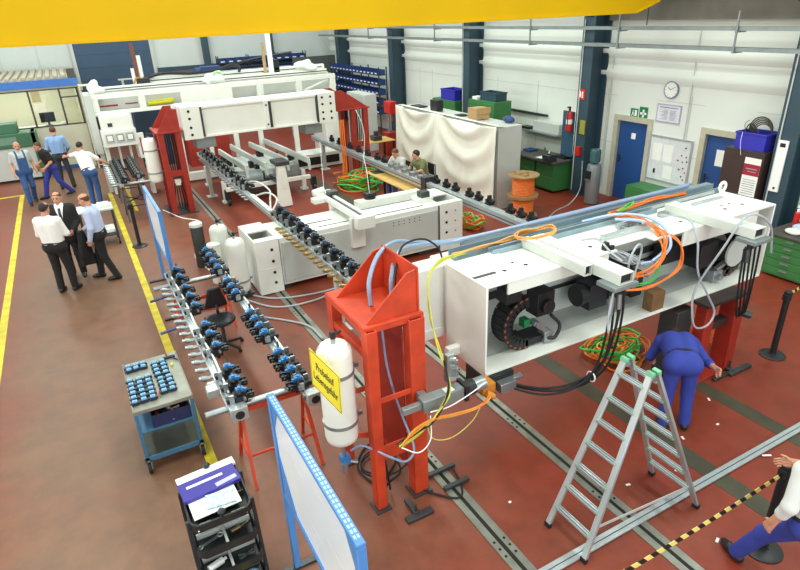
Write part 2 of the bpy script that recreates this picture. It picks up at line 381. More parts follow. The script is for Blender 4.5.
# ------------------------------------------------------------------ cable trays along the right wall
def tray(name, z, label):
    t = thing(name, label, 'cable tray', (11.3, 9, z))
    b = MB(); b.box(11.2, 11.215, -2.5, 28.5, z, z+.07).box(11.385, 11.4, -2.5, 28.5, z, z+.07)
    for y in np.arange(-2.4, 28.5, .18): b.box(11.215, 11.385, y, y+.02, z, z+.012)
    build('channel', b, GREENC, t)
    for k, y in enumerate((4.2, 7.4, 10.2, 13.2, 18, 23)):
        s = MB().box(11.15, 11.42, y-.025, y+.025, z-.03, z-.001)
        s.bar((11.17, y, z-.02), (11.17, y, z+.34), .03, .03)
        build('bracket', s, GREENC, t)
    return t
tray('cable_tray', 4.08, 'upper of the two galvanised cable trays running along the white wall')
tray('cable_tray', 3.72, 'lower of the two galvanised cable trays running along the white wall')
solo('hanging_rod', MB().cyl((11.28, 9.55, 4.17), (11.28, 9.55, 4.62), .012, n=8), DSTEEL, 'thin dark rod hanging from the crane runway to the upper cable tray', 'rod')

# ------------------------------------------------------------------ foreground press beam box
X0, X1, YF, YB, Z0, Z1 = 3.15, 7.80, 4.17, 4.90, 1.15, 2.18
PB = thing('press_beam', 'large white open-fronted machine beam raised in the foreground', 'machine', (5.4, 4.6, 1.15))
def P(name, mb, m, bevel=0., par=None): return build(name, mb, m, par or PB, bevel)
P('end_plate', MB().box(X0, X0+.025, YF, YB, Z0, Z1), WHITE, .004)
P('end_plate', MB().box(X1-.025, X1, YF, YB, Z0, Z1), WHITE, .004)
tp = MB().box(X0+.025, 4.92, YF, YB, Z1-.02, Z1).box(5.5, X1-.025, YF, YB, Z1-.02, Z1).box(4.92, 5.5, YF+.12, YB, Z1-.02, Z1)
tpo = P('top_plate', tp, WHITE, .003)
h = MB()
for x in (3.55, 3.83, 4.14, 4.45, 4.75, 6.25, 6.55, 6.85, 7.1, 7.45):
    h.lathe([(.024, 0), (.024, .003)], (x, YF+.24, Z1), 10)
for x in (3.75, 6.62, 7.2, 7.35): h.lathe([(.018, 0), (.018, .003)], (x, YF+.36, Z1), 8)
build('bolt_hole', h, INK, tpo)
P('top_lip', MB().box(3.42, 4.80, YF+.005, YF+.03, 2.03, Z1-.02), WHITE, .003)
P('top_lip', MB().box(6.02, 7.45, YF+.005, YF+.03, 1.97, Z1-.02), WHITE, .003)
P('bottom_flange', MB().box(X0+.025, X1-.025, YF, YF+.27, Z0, Z0+.025), WHITE, .003)
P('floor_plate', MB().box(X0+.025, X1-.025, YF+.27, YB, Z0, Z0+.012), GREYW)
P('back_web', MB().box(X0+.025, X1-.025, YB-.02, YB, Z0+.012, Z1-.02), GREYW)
sl = MB()
for a, b in ((3.9, 4.5), (6.0, 6.9)): sl.box(a, b, YB-.024, YB-.02, Z0+.30, Z0+.32)
P('slot', sl, INK)
# guide rails inside
gr = MB().box(3.4, 7.6, YB-.06, YB-.02, 1.62, 1.70).box(3.4, 7.6, YB-.05, YB-.02, 1.86, 1.91)
for x in np.arange(3.5, 7.6, .14): gr.lathe([(.012, 0), (.012, .004)], (x, YB-.04, 1.70), 6, 0)
P('guide_rail', gr, DSTEEL)
P('bearing_strip', MB().box(3.9, 7.4, YB-.022-.04, YB-.022, 1.5, 1.53), BLACK)
# energy chains (two C-shaped loops of links)
def energy_chain(cx, cz, R, a0, a1, n, y0, y1, tail):
    b = MB(); s = MB(); th_ = .13
    for k in range(n):
        t = a0+(a1-a0)*k/(n-1)
        p = Vector((cx+R*math.cos(t), 0, cz+R*math.sin(t))); d = Vector((-math.sin(t), 0, math.cos(t)))
        L_ = abs(a1-a0)*R/(n-1)*.56
        for yy in (y0, y1-.02): b.bar((p.x-d.x*L_, yy+.01, p.z-d.z*L_), (p.x+d.x*L_, yy+.01, p.z+d.z*L_), .02, th_, 0, up=(math.cos(t), 0, math.sin(t)))
        b.bar((p.x-d.x*L_, (y0+y1)/2, p.z-d.z*L_), (p.x+d.x*L_, (y0+y1)/2, p.z+d.z*L_), y1-y0-.03, th_*.8, 0, up=(math.cos(t), 0, math.sin(t)))
        q = th_*.36; s.box(0, 0, 0, 0, 0, 0) if False else s.bar((p.x+q*math.cos(t), y0-.004, p.z+q*math.sin(t)), (p.x+q*math.cos(t), y0+.02, p.z+q*math.sin(t)), L_*.9, .022, 0, up=(math.cos(t), 0, math.sin(t)))
    for (xa, xb, zz) in tail: b.box(xa, xb, y0, y1, zz-.04, zz+.04)
    o = P('energy_chain', b, BLACK); build('chain_crossbar', s, mat('copper_brown_plastic', '8A4A2C', .5), o)
energy_chain(3.84, 1.50, .255, PI*.52, PI*1.5, 13, YF+.18, YF+.40, [(3.84, 4.2, 1.245)])
energy_chain(7.38, 1.52, .27, PI*.42, -PI*.5, 12, YF+.20, YF+.42, [(7.1, 7.4, 1.25)])
sv = MB().box(4.02, 4.26, YF+.22, YF+.42, 1.50, 1.78).box(3.55, 3.75, YF+.18, YF+.36, 1.80, 1.95)
sv.cyl((4.14, YF+.16, 1.62), (4.14, YF+.24, 1.62), .085, n=16).tube([(4.2, YF+.2, 1.5), (4.3, YF+.15, 1.36), (4.2, YF+.12, 1.24), (4.08, YF+.18, 1.27)], .022)
P('servo_motor', sv, BLACK, .004)
kn = MB().bar((3.96, YF+.2, 1.46), (4.16, YF+.18, 1.30), .05, .05).box(4.08, 4.2, YF+.14, YF+.26, 1.19, 1.32).cyl((4.0, YF+.15, 1.44), (4.0, YF+.28, 1.44), .04)
P('drive_bracket', kn, STEEL, .003)
P('clamp_block', MB().box(3.86, 3.94, YF+.24, YF+.34, 1.40, 1.50), SAFEG, .004)
sv = MB().box(4.9, 5.2, YF+.3, YF+.55, 1.3, 1.62).box(5.2, 5.62, YF+.26, YF+.58, 1.38, 1.76).box(5.62, 5.8, YF+.3, YF+.5, 1.28, 1.6)
sv.cyl((4.78, YF+.42, 1.48), (4.9, YF+.42, 1.48), .13, n=18).cyl((5.3, YF+.14, 1.5), (5.3, YF+.26, 1.5), .06, n=14)
for k in range(5): sv.box(5.24+k*.075, 5.28+k*.075, YF+.24, YF+.27, 1.4, 1.74)
P('servo_motor', sv, BLACK, .004)
fi = MB()
for k in range(5): fi.cyl((5.25+k*.09, YF+.1, 1.66+.03*(k % 2)), (5.25+k*.09, YF+.26, 1.66), .022, n=8)
P('valve_fittings', fi, STEEL)
sv = MB().box(6.78, 7.12, YF+.24, YF+.5, 1.40, 1.74).box(6.3, 6.8, YF+.45, YF+.6, 1.5, 1.75).cyl((7.35, YF+.3, 1.52), (7.35, YF+.55, 1.52), .14, n=20)
P('servo_motor', sv, BLACK, .005)
P('pulley_disc', MB().cyl((7.36, YF+.12, 1.56), (7.36, YF+.15, 1.56), .20, n=28), GREYW)
kn = MB().box(7.02, 7.2, YF+.16, YF+.3, 1.18, 1.34).bar((7.1, YF+.2, 1.34), (7.28, YF+.2, 1.42), .06, .05).cyl((7.1, YF+.1, 1.26), (7.1, YF+.2, 1.26), .045)
P('drive_bracket', kn, STEEL, .003)
# rear carrier: white slab, channels and profiles on top
P('rear_casing', MB().box(3.2, 7.78, YB, 5.32, 1.3, 2.12), WHITE, .006)
P('groove', MB().box(X0+.02, X0+.30, 4.40, 4.45, Z1, Z1+.003).box(3.3, 4.9, 4.86, 4.868, Z1, Z1+.004), DSTEEL)
ch = MB()
ch.box(3.35, 7.9, 4.99, 5.16, 2.12, 2.135, 0).box(3.35, 7.9, 4.985, 5.0, 2.12, 2.22, 0).box(3.35, 7.9, 5.15, 5.165, 2.12, 2.22, 0)
ch.box(3.6, 7.95, 5.22, 5.30, 2.12, 2.20, 0)
P('cable_channel', ch, PROF)
P('cable_channel', MB().box(3.7, 6.3, 4.80, 4.90, 2.181, 2.20).box(3.7, 6.3, 4.80, 4.812, 2.20, 2.24).box(3.7, 6.3, 4.888, 4.90, 2.20, 2.24), PROF)
P('profile_rail', MB().box(3.9, 7.6, 4.915, 4.955, 2.18, 2.22).box(5.0, 5.9, 4.44, 4.52, 2.18, 2.23).box(6.9, 7.5, 4.72, 4.76, 2.18, 2.21), ALU, .002)
P('cover_plate', MB().box(3.34, 3.78, 4.70, 4.88, 2.182, 2.19).box(4.95, 5.5, 4.52, 4.72, 2.182, 2.192), PWHITE)
mz = MB(); rng = random.Random(4)
for k in range(12):
    x = 5.35+rng.random()*.45; y = 4.5+rng.random()*.2
    mz.cyl((x, y, 2.18), (x, y, 2.22+rng.random()*.03), .014+.01*rng.random(), n=8)
mz.box(5.4, 5.75, 4.6, 4.66, 2.18, 2.24).box(6.18, 6.3, 4.62, 4.70, 2.18, 2.24)
P('valve_terminal', mz, STEEL)
P('sensor_block', MB().box(4.78, 4.84, 4.22, 4.28, 2.18, 2.27).box(4.84, 4.90, 4.2, 4.24, 2.18, 2.23), BLACK, .003)
rb = MB().torus((7.70, 4.88, 2.27), .062, .020, 'y', 24, 8); rb.cyl((7.70, 4.88, 2.18), (7.70, 4.88, 2.22), .035, n=12)
P('eye_bolt', rb, WHITE)
for (xa, xb, y0, y1) in ((4.10, 4.20, 3.84, 4.82), (4.215, 4.40, 3.50, 4.80), (6.36, 6.56, 3.55, 4.75)):
    a = MB(); t = .012; z0, z1 = 2.183, 2.30
    a.box(xa, xb, y0, y1, z0, z0+t).box(xa, xb, y0, y1, z1-t, z1).box(xa, xa+t, y0, y1, z0+t, z1-t).box(xb-t, xb, y0, y1, z0+t, z1-t)
    o = P('support_arm', a, mat('arm_grey_white', 'CDD0C8', .45, 0, .04, 3), .004)
    build('tube_end', MB().box(xa+t, xb-t, y0+.03, y0+.035, z0+t, z1-t), INK, o)
for x in (4.31, 6.46):
    P('arm_foot', MB().box(x-.17, x+.15, 3.48, 3.72, 2.135, 2.182), GREENC, .004)
    f = MB()
    for k in range(4): f.cyl((x-.11+k*.06, 3.58, 2.06), (x-.11+k*.06, 3.58, 2.135), .02, n=8)
    P('cable_gland', f, BLACK)
uf = MB().box(3.14, 3.22, 4.06, 4.5, .92, 1.148).box(3.22, 3.50, 4.12, 4.4, .99, 1.148)
P('under_bracket', uf, BLACK, .006)
P('under_bracket', MB().box(3.26, 3.46, 4.02, 4.12, .98, 1.09).box(3.46, 3.58, 4.06, 4.12, 1.05, 1.09), STEEL, .004)
P('lifting_lug', MB().box(3.0, 3.19, 4.62, 4.7, 1.2, 1.3).box(2.84, 3.2, 5.0, 5.1, 1.24, 1.36), WHITE, .004)
P('mounting_slab', MB().box(2.86, 3.2, 5.02, 5.30, 1.36, 2.10), WHITE, .006)
wb_ = solo('wooden_block', MB().box(5.68, 5.90, 4.2, 4.34, 1.1755, 1.42), mat('brown_timber', '7A5A38', .7, 0, .15, 9), 'small squared wooden block standing on the lower lip of the white beam', 'block', bevel=.004)

# ------------------------------------------------------------------ red stand under its left end
RS = thing('press_stand', 'tall red steel stand with two sloping gusset plates beside the yellow sign', 'stand', (2.1, 4.5, 0))
def R_(n, mb, m=RED, bv=.004, par=None): return build(n, mb, m, par or RS, bv)
def channel(b, x0, x1, y0, y1, z0, z1):   # C profile open towards +y/-y
    t = .015
    b.box(x0, x1, y0, y0+t, z0, z1).box(x0, x0+t, y0+t, y1, z0, z1).box(x1-t, x1, y0+t, y1, z0, z1)
for (x0, x1, y0, y1) in ((1.82, 1.93, 4.13, 4.25), (2.26, 2.42, 4.13, 4.27), (1.82, 1.93, 4.94, 5.06), (2.26, 2.42, 4.94, 5.06)):
    b = MB(); channel(b, x0, x1, y0, y1, .02, 2.09); R_('post', b)
    R_('foot_plate', MB().box(x0-.03, x1+.03, y0-.04, y1+.03, 0, .02), DSTEEL, .002)
R_('top_plate', MB().box(1.83, 2.44, 4.19, 5.08, 2.09, 2.12))
R_('edge_angle', MB().box(1.82, 2.44, 4.178, 4.19, 2.05, 2.118).box(1.818, 1.83, 4.178, 5.08, 2.05, 2.118))
for y in (4.24, 4.90): R_('gusset', MB().prism([(1.87, 2.12), (2.40, 2.12), (2.40, 2.54), (2.30, 2.52)], 'y', y-.01, y+.012))
R_('back_plate', MB().box(2.40, 2.42, 4.22, 4.93, 2.12, 2.56))
R_('tie_plate', MB().box(1.93, 2.26, 4.14, 4.155, .62, .80)); R_('tie_plate', MB().box(1.93, 2.26, 4.14, 4.155, 1.30, 1.36))
R_('side_web', MB().box(2.245, 2.26, 4.27, 4.94, .3, 2.05), DRED)
R_('side_strut', MB().bar((1.86, 4.25, 1.45), (1.86, 4.94, .95), .05, .05).bar((1.86, 4.25, .9), (1.86, 4.94, .4), .05, .05).box(1.83, 1.9, 4.25, 4.94, 1.78, 1.86))
R_('clamp_claw', MB().box(2.0, 2.3, 3.82, 3.90, .0, .045).box(2.10, 2.16, 3.88, 4.1, .02, .06).cyl((2.13, 3.9, .06), (2.13, 3.9, .14), .014, n=8), DSTEEL)
R_('clamp_claw', MB().box(2.55, 2.86, 4.00, 4.05, .013, .055), DSTEEL); R_('clamp_claw', MB().box(2.5, 2.85, 4.26, 4.31, .013, .05), DSTEEL)
# pressure tank with its yellow sign
def tank(x, y, z0, z1, r, label, name='pressure_tank', collars=2, gauge=True):
    t = thing(name, label, 'tank', (x, y, z0))
    H_ = z1-z0
    build('vessel', MB().lathe([(r*.3, 0), (r*.72, .015), (r*.93, .05), (r, .10), (r, H_-.10), (r*.96, H_-.06), (r*.75, H_-.015), (r*.3, H_)], (x, y, z0), 28), WHITE, t)
    for k in range(collars):
        zc = z0+H_*(.22 if k == 0 else .72)
        b = MB().lathe([(r+.002, 0), (r+.008, 0), (r+.008, .035), (r+.002, .035)], (x, y, zc), 28); b.box(x+r*.9, x+r+.06, y-.02, y+.02, zc, zc+.035)
        build('clamp_band', b, STEEL, t)
    if gauge:
        v = MB().cyl((x, y, z1-.01), (x, y, z1+.05), .022, n=10, m=1).box(x-.022, x+.022, y-.022, y+.022, z1+.05, z1+.12, 0).cyl((x+.02, y, z1+.085), (x+.09, y+.03, z1+.085), .014, n=8, m=0)
        build('valve', v, [BLACK, STEEL], t)
    return t
T1 = tank(1.60, 4.38, .84, 1.95, .165, 'white upright pressure cylinder clamped to the red stand behind the yellow sign')
v = MB().cyl((1.60, 4.38, .60), (1.60, 4.38, .85), .02, n=8, m=0).box(1.56, 1.65, 4.34, 4.42, .56, .66, 1).cyl((1.58, 4.33, .5), (1.58, 4.33, .6), .035, n=12, m=0).cyl((1.65, 4.36, .58), (1.72, 4.34, .55), .02, n=8, m=0)
build('drain_valve', v, [STEEL, BLUECAP], T1)
# sign: yellow plate hung on the front of the tank
SA, SB, SDz = Vector((1.418, 4.50, 1.905)), Vector((1.452, 4.075, 1.73)), Vector((-.005, 0, -.42))
def back(px, py, z):      # nothing but a helper to keep the plate square
    return (px, py, z)
sgA = Vector((1.375, 4.40, 1.965)); sgB = Vector((1.435, 3.86, 1.945)); dn = Vector((0, 0, -1))
ux = (sgB-sgA).normalized(); W_ = (sgB-sgA).length
nrm = ux.cross(Vector((0, 0, 1))).normalized()          # faces -x
uz = nrm.cross(ux).normalized()
if uz.z < 0: uz = -uz
Hs = .40
SG = thing('warning_sign', 'yellow German warning plate hung on the white pressure cylinder', 'sign', tuple(sgA+ux*W_/2-uz*Hs))
b = MB(); nn = ux.cross(uz)
v = [sgA+nn*t+ux*a*W_-uz*c*Hs for t in (0, -.004) for a, c in ((0, 0), (1, 0), (1, 1), (0, 1))]
b.add(v, [(0, 1, 2, 3), (7, 6, 5, 4), (0, 4, 5, 1), (1, 5, 6, 2), (2, 6, 7, 3), (3, 7, 4, 0)])
build('plate', b, SIGNY, SG)
for k, s_t in enumerate(('Probelauf', 'Lebensgefahr')):
    Mx = frame_mat(sgA+ux*W_/2-uz*(Hs*(.34+.30*k))+nn*.0012, ux, uz)
    build('lettering', text_mesh(s_t, .083, Mx @ Matrix.Diagonal((1, 1.35, 1, 1)), bold=.0006), INK, SG)
bd = MB()
for (a0, a1, c0, c1) in ((.02, .98, .02, .035), (.02, .98, .965, .98), (.02, .03, .035, .965), (.97, .98, .035, .965)):
    v = [sgA+nn*.001+ux*a*W_-uz*c*Hs for a, c in ((a0, c0), (a1, c0), (a1, c1), (a0, c1))]; bd.add(v, [(0, 1, 2, 3)])
build('border_line', bd, INK, SG)
build('hanger_wire', MB().tube([tuple(sgA+ux*.1), tuple(sgA+ux*W_*.5+Vector((0, 0, .14))), tuple(sgB-ux*.1)], .003), STEEL, SG)
# linear actuator between stand and beam
AC = thing('linear_actuator', 'grey linear actuator with black motor between red stand and white beam', 'actuator', (2.5, 3.97, 1.2))
build('cylinder_body', MB().box(2.26, 2.72, 3.91, 4.03, 1.20, 1.33).box(2.06, 2.26, 3.94, 4.0, 1.23, 1.30).box(2.30, 2.38, 4.03, 4.128, 1.22, 1.31), GREENC, AC, .006)
build('motor', MB().cyl((2.72, 3.97, 1.265), (2.86, 3.97, 1.265), .08, n=18).box(2.72, 2.76, 3.885, 4.055, 1.18, 1.35), BLACK, AC)
build('motor_flange', MB().cyl((2.86, 3.97, 1.265), (2.99, 3.97, 1.265), .07, n=18), STEEL, AC)
build('coupling', MB().box(2.97, 3.13, 3.95, 4.12, 1.10, 1.22).cyl((3.0, 3.93, 1.15), (3.07, 3.9, 1.10), .035, n=12), mat('amber_plastic', 'C07A28', .4), AC, .006)
build('name_plate', MB().box(2.52, 2.62, 3.93, 4.01, 1.33, 1.333), PWHITE, AC)
# right red stand
RR = thing('press_stand', 'low red two-legged stand under the right half of the white beam', 'stand', (6.85, 4.1, 0))
for x in (6.60, 7.10):
    b = MB(); channel(b, x-.085, x+.085, 4.00 if x < 7 else 3.93, 4.16, .02, 1.1); build('post', b, DRED, RR, .004)
build('base_plate', MB().box(6.40, 6.92, 3.92, 4.3, 0, .02), DRED, RR, .003)
build('top_rail', MB().box(6.45, 7.25, 3.96, 4.35, 1.1, 1.147).box(6.685, 7.015, 4.02, 4.14, .7, .80), mat('dark_brown_steel', '3A2E2A', .6, .2), RR, .003)  # top rail in a dark brown tone
build('clamp_claw', MB().box(6.98, 7.42, 3.78, 3.86, 0, .05).box(7.05, 7.12, 3.84, 3.98, .02, .06).cyl((7.1, 3.9, .06), (7.1, 3.9, .17), .014, n=8).box(6.7, 6.98, 3.82, 3.88, 0, .04), DSTEEL, RR, .004)
build('equipment_box', MB().box(6.2, 6.5, 4.18, 4.45, .02, 1.02), mat('dark_grey_casing', '34383A', .5), RR, .006)
# ------------------------------------------------------------------ cables and hoses round the foreground beam
def cables(name, label, m, paths, r, cat='cable', group=None):
    b = MB()
    for p in paths: b.tube(p, r, 6, 0, 7)
    return solo(name, b, m, label, cat, group)
rng = random.Random(11)
def jit(path, a): return [tuple(c+rng.uniform(-a, a) for c in p) for p in path]
base = [(4.30, 3.58, 2.07), (4.30, 3.56, 1.80), (4.28, 3.58, 1.45), (4.20, 3.62, 1.18), (3.98, 3.7, 1.02), (3.72, 3.82, .98), (3.52, 3.98, 1.0), (3.36, 4.15, 1.04)]
CB = thing('cable_bundle', 'thick black cable bundle looping from the left arm to the beam corner', 'cable', (4.0, 3.7, .98))
b = MB()
for k in range(5):
    o = k-2; b.tube([(x+o*.05*(1-i/10), y+.015*math.sin(k*2+i), z+.026*math.cos(k*1.7+i*.6)) for i, (x, y, z) in enumerate(base)], .0125, 7)
build('strand', b, RUBBER, CB)
build('cable_tie', MB().torus((4.13, 3.64, 1.11), .055, .008, 'x', 14, 6), PWHITE, CB)
build('connector', MB().cyl((4.2, 3.56, 2.06), (4.19, 3.55, 1.86), .028, n=10), STEEL, CB); build('connector', MB().cyl((4.3, 3.56, 2.06), (4.3, 3.55, 1.9), .028, n=10), STEEL, CB)
base = [(6.45, 3.6, 2.07), (6.48, 3.6, 1.75), (6.55, 3.62, 1.4), (6.68, 3.68, 1.12), (6.88, 3.8, .98), (7.05, 3.92, .96)]
b = MB()
for k in range(5):
    b.tube([(x+(k-2)*.07*(1-i/9), y+.012*math.sin(k+i), z) for i, (x, y, z) in enumerate(base)], .0125, 7)
CB = thing('cable_bundle', 'black cable bundle hanging from the right arm down to the stand', 'cable', (6.7, 3.7, .94))
build('strand', b, RUBBER, CB)
build('connector', MB().cyl((6.36, 3.6, 2.08), (6.36, 3.58, 1.9), .03, n=10), DSTEEL, CB); build('connector', MB().cyl((7.0, 3.9, .95), (7.12, 3.8, .90), .05, n=10), DSTEEL, CB)
cables('cable', 'orange cables sweeping from the channel over the opened middle of the beam', ORANGE,
       [jit([(7.2, 5.08, 2.2), (6.6, 5.08, 2.23), (6.0, 5.05, 2.24), (5.65, 5.0, 2.25), (5.60, 4.85, 2.26), (5.66, 4.6, 2.28), (5.66, 4.36, 2.27), (5.62, 4.15, 2.18), (5.52, 4.04, 2.02), (5.36, 4.05, 1.88), (5.2, 4.2, 1.78)], .034) for k in range(5)]
       + [jit([(5.66, 4.3, 2.25), (5.82, 4.08, 2.1), (5.82, 4.02, 1.84), (5.6, 4.05, 1.68), (5.3, 4.12, 1.62), (5.05, 4.3, 1.6)], .02) for k in range(3)], .010)
cables('cable', 'orange and yellow coil of cable lying on the beam top near the corner', mat('orange_yellow_cable', 'E0A054', .45, 0, .1, 20),
       [jit([(3.3, 5.02, 2.22), (3.7, 4.98, 2.24), (4.1, 5.0, 2.24), (4.45, 5.02, 2.26), (4.62, 4.9, 2.3), (4.5, 4.74, 2.3), (4.2, 4.72, 2.3), (4.05, 4.84, 2.3), (4.2, 4.98, 2.3), (4.5, 5.0, 2.26)], .02) for k in range(4)], .009)
cables('cable', 'yellow-green cables draped from the beam corner down the red stand', CYEL,
       [jit([(3.5, 5.0, 2.2), (3.1, 4.92, 2.22), (2.84, 4.75, 2.12), (2.70, 4.5, 1.85), (2.62, 4.2, 1.62), (2.52, 3.88, 1.42), (2.36, 3.84, 1.22), (2.16, 3.86, 1.06), (1.98, 3.9, .95)], .018) for k in range(4)], .0065)
cables('cable', 'yellow and orange cables sagging under the grey actuator', mat('amber_cable', 'E2A93A', .45, 0, .1, 20),
       [jit([(1.98, 3.9, .95), (2.14, 3.86, 1.10), (2.3, 3.84, 1.17), (2.55, 3.82, 1.13), (2.8, 3.83, 1.10), (2.98, 3.86, 1.12), (3.03, 3.91, 1.13)], .016) for k in range(3)], .0065)
cables('cable', 'orange cable among the yellow ones under the grey actuator', ORANGE, [jit([(2.0, 3.88, .96), (2.16, 3.84, 1.12), (2.34, 3.82, 1.19), (2.6, 3.80, 1.16), (2.85, 3.81, 1.13), (3.02, 3.9, 1.14)], .01) for k in range(2)], .006)
cables('cable', 'white cable and loop beside the yellow ones at the grey actuator', PWHITE, [[(2.3, 3.86, 1.24), (2.5, 3.84, 1.24), (2.75, 3.84, 1.30), (2.95, 3.88, 1.33)], [(2.3, 3.86, 1.2), (2.26, 3.8, .98), (2.12, 3.78, .9), (1.98, 3.86, .96)]], .006)
cables('cable', 'thin yellow cable hanging in a low loop under the grey actuator', CYEL, [[(2.9, 3.86, 1.12), (2.75, 3.82, .98), (2.5, 3.8, .9), (2.3, 3.82, .96), (2.25, 3.86, 1.15)]], .005)
cables('cable', 'black cables bundled beside the yellow ones in front of the red stand', RUBBER,
       [jit([(1.97, 3.91, .95), (2.14, 3.86, 1.08), (2.32, 3.83, 1.16), (2.5, 3.86, 1.4), (2.58, 4.05, 1.6)], .012) for k in range(3)], .0065)
fit_ = MB()
for k in range(7): 
    fit_.cyl((2.60+.02*(k % 3), 4.02+.03*(k % 2), 1.42+.035*k), (2.66+.02*(k % 2), 3.97, 1.43+.035*k), .022, n=8)
fit_.box(2.58, 2.66, 4.0, 4.06, 1.38, 1.68)
solo('hose_manifold', fit_, STEEL, 'steel hose manifold with fittings on the corner post of the red stand', 'manifold')
cables('hose', 'thick pale blue hose arching over the red gussets along the beam', LILAC,
       [[(2.08, 4.55, 2.13), (2.10, 4.6, 2.36), (2.3, 4.78, 2.52), (2.6, 5.0, 2.52), (3.0, 5.2, 2.36), (3.5, 5.32, 2.24), (4.2, 5.36, 2.2), (5, 5.37, 2.2), (6.5, 5.37, 2.2), (7.7, 5.37, 2.2)],
        [(2.3, 4.55, 2.14), (2.34, 4.6, 2.36), (2.56, 4.85, 2.47), (2.95, 5.1, 2.38), (3.4, 5.24, 2.26), (3.8, 5.27, 2.24), (5, 5.27, 2.23), (7.5, 5.27, 2.23)]], .022, 'hose')
cables('cable', 'black cable arched above the pale hose at the stand', RUBBER,
       [[(2.32, 4.5, 2.14), (2.36, 4.55, 2.4), (2.55, 4.75, 2.56), (2.9, 4.95, 2.5), (3.12, 5.02, 2.34), (3.16, 4.98, 2.2)]], .011)
cables('hose', 'lilac hose hanging inside the red stand and looping out', LILAC, [[(2.1, 4.4, 2.08), (2.12, 4.35, 1.5), (2.2, 4.25, 1.0), (2.22, 4.06, .72), (2.1, 4.0, .64), (1.95, 4.05, .72), (1.76, 4.25, .80), (1.66, 4.34, .72)]], .012, 'hose')
cables('cable', 'black cables hanging down inside the red stand onto the floor', RUBBER,
       [[(2.0, 4.4, 2.08), (2.02, 4.35, 1.4), (2.0, 4.3, .6), (2.05, 4.3, .05)], [(2.1, 4.5, .02), (2.35, 4.75, .02), (2.2, 5.1, .02), (1.9, 4.8, .02), (2.0, 4.3, .02)],
        [(2.3, 4.2, .02), (2.6, 3.86, .02), (2.75, 4.0, .02), (2.78, 4.22, .06)], [(1.95, 4.3, .02), (1.98, 4.2, .25), (2.12, 4.18, .4), (2.0, 4.4, .7)]], .012)
cables('hose', 'grey air hose from the right arm dangling in a loop below the beam', GREYH,
       [[(6.1, 4.6, 2.24), (6.2, 4.3, 2.26), (6.1, 4.05, 2.1), (6.12, 3.98, 1.7), (6.3, 3.9, 1.35), (6.42, 3.86, 1.12), (6.3, 3.84, .98), (6.1, 3.86, 1.0), (6.04, 3.9, 1.2), (6.1, 3.95, 1.5), (6.25, 3.8, 2.05), (6.42, 3.75, 2.36), (6.62, 3.7, 2.38), (6.85, 3.66, 2.2), (6.98, 3.66, 1.85)]], .013, 'hose')
cables('hose', 'pale blue ribbed hose curling over the opened middle of the beam', mat('pale_blue_hose', 'A8BFE2', .35, 0, .05, 20),
       [[(5.2, 5.0, 2.22), (5.55, 4.8, 2.3), (5.72, 4.5, 2.32), (5.76, 4.25, 2.24), (5.7, 4.1, 2.08), (5.52, 4.1, 1.95), (5.36, 4.2, 1.9)], [(5.5, 4.76, 2.26), (5.66, 4.46, 2.28), (5.68, 4.22, 2.2), (5.6, 4.1, 2.05), (5.46, 4.12, 1.94)]], .019, 'hose')
cables('cable', 'grey-white cable loop standing on the left support arm', GREYH, [[(4.7, 4.5, 2.24), (4.62, 4.2, 2.36), (4.5, 3.9, 2.34), (4.45, 3.7, 2.32)], [(4.5, 3.66, 2.18), (4.44, 3.6, 2.4), (4.55, 3.62, 2.5), (4.66, 3.66, 2.4), (4.62, 3.68, 2.1)], [(4.2, 3.55, 2.1), (4.14, 3.52, 1.85), (4.14, 3.5, 1.7)]], .011)
cables('cable', 'tangle of steel-grey cables in the opened middle of the beam', GREYH,
       [jit([(5.0, 4.4, 2.1), (5.15, 4.3, 2.0), (5.3, 4.24, 1.92), (5.5, 4.3, 1.84)], .07) for k in range(9)], .009)
cables('cable', 'green cables beside the orange ones on the beam', CGRN, [jit([(6.2, 5.1, 2.26), (5.95, 5.0, 2.27), (5.75, 4.9, 2.25)], .04) for k in range(3)]+[jit([(5.6, 4.1, 1.95), (5.5, 4.1, 1.7), (5.3, 4.2, 1.6)], .05) for k in range(2)], .008)
cables('cable', 'black coil of cable lying round the foot of the stand', RUBBER, [[(2.2+.28*math.cos(t), 4.72+.22*math.sin(t), .015+.006*t) for t in np.linspace(0, 10, 30)]], .011)
def heap(name, label, x, y, z, sx, sy, h, cols, n, r=.014, seed=1):
    """a tangled heap of hoses: one object with a strand part per colour"""
    rg = random.Random(seed); t = thing(name, label, 'hose', (x, y, z))
    for m, nn in zip(cols, n):
        b = MB()
        for k in range(nn):
            cx, cy, R0 = x+rg.uniform(-.3, .3)*sx, y+rg.uniform(-.3, .3)*sy, rg.uniform(.35, .7)
            p0 = rg.uniform(0, 6); zz = z+r+rg.random()*h
            b.tube([(cx+sx*R0*math.cos(p0+q*.8)*(1+.25*math.sin(q*1.7+k)), cy+sy*R0*math.sin(p0+q*.8)*(1+.2*math.cos(q*1.3)), max(z+r, zz+.5*h*math.sin(q+k))) for q in range(10)], r, 6, 0, 5)
        build('strand', b, m, t)
    return t
heap('hose_heap', 'tangle of orange and green hoses on the floor below the white beam', 6.15, 5.0, 0, .55, .42, .16, [ORANGE, CGRN, CYEL], [9, 7, 3], .014, 3)
heap('hose_heap', 'bright green and orange hoses heaped behind the low white machine', 7.0, 15.6, 0, .75, .9, .30, [CGRN, ORANGE], [12, 8], .022, 5)
heap('hose_heap', 'small orange heap with a green coil by the right-hand end of the low white machine', 7.6, 10.75, 0, .32, .4, .22, [ORANGE, CGRN], [10, 4], .02, 6)
heap('cable_heap', 'loose orange cables behind the right red stand', 7.45, 4.5, .0, .35, .35, .5, [ORANGE], [6], .008, 8)
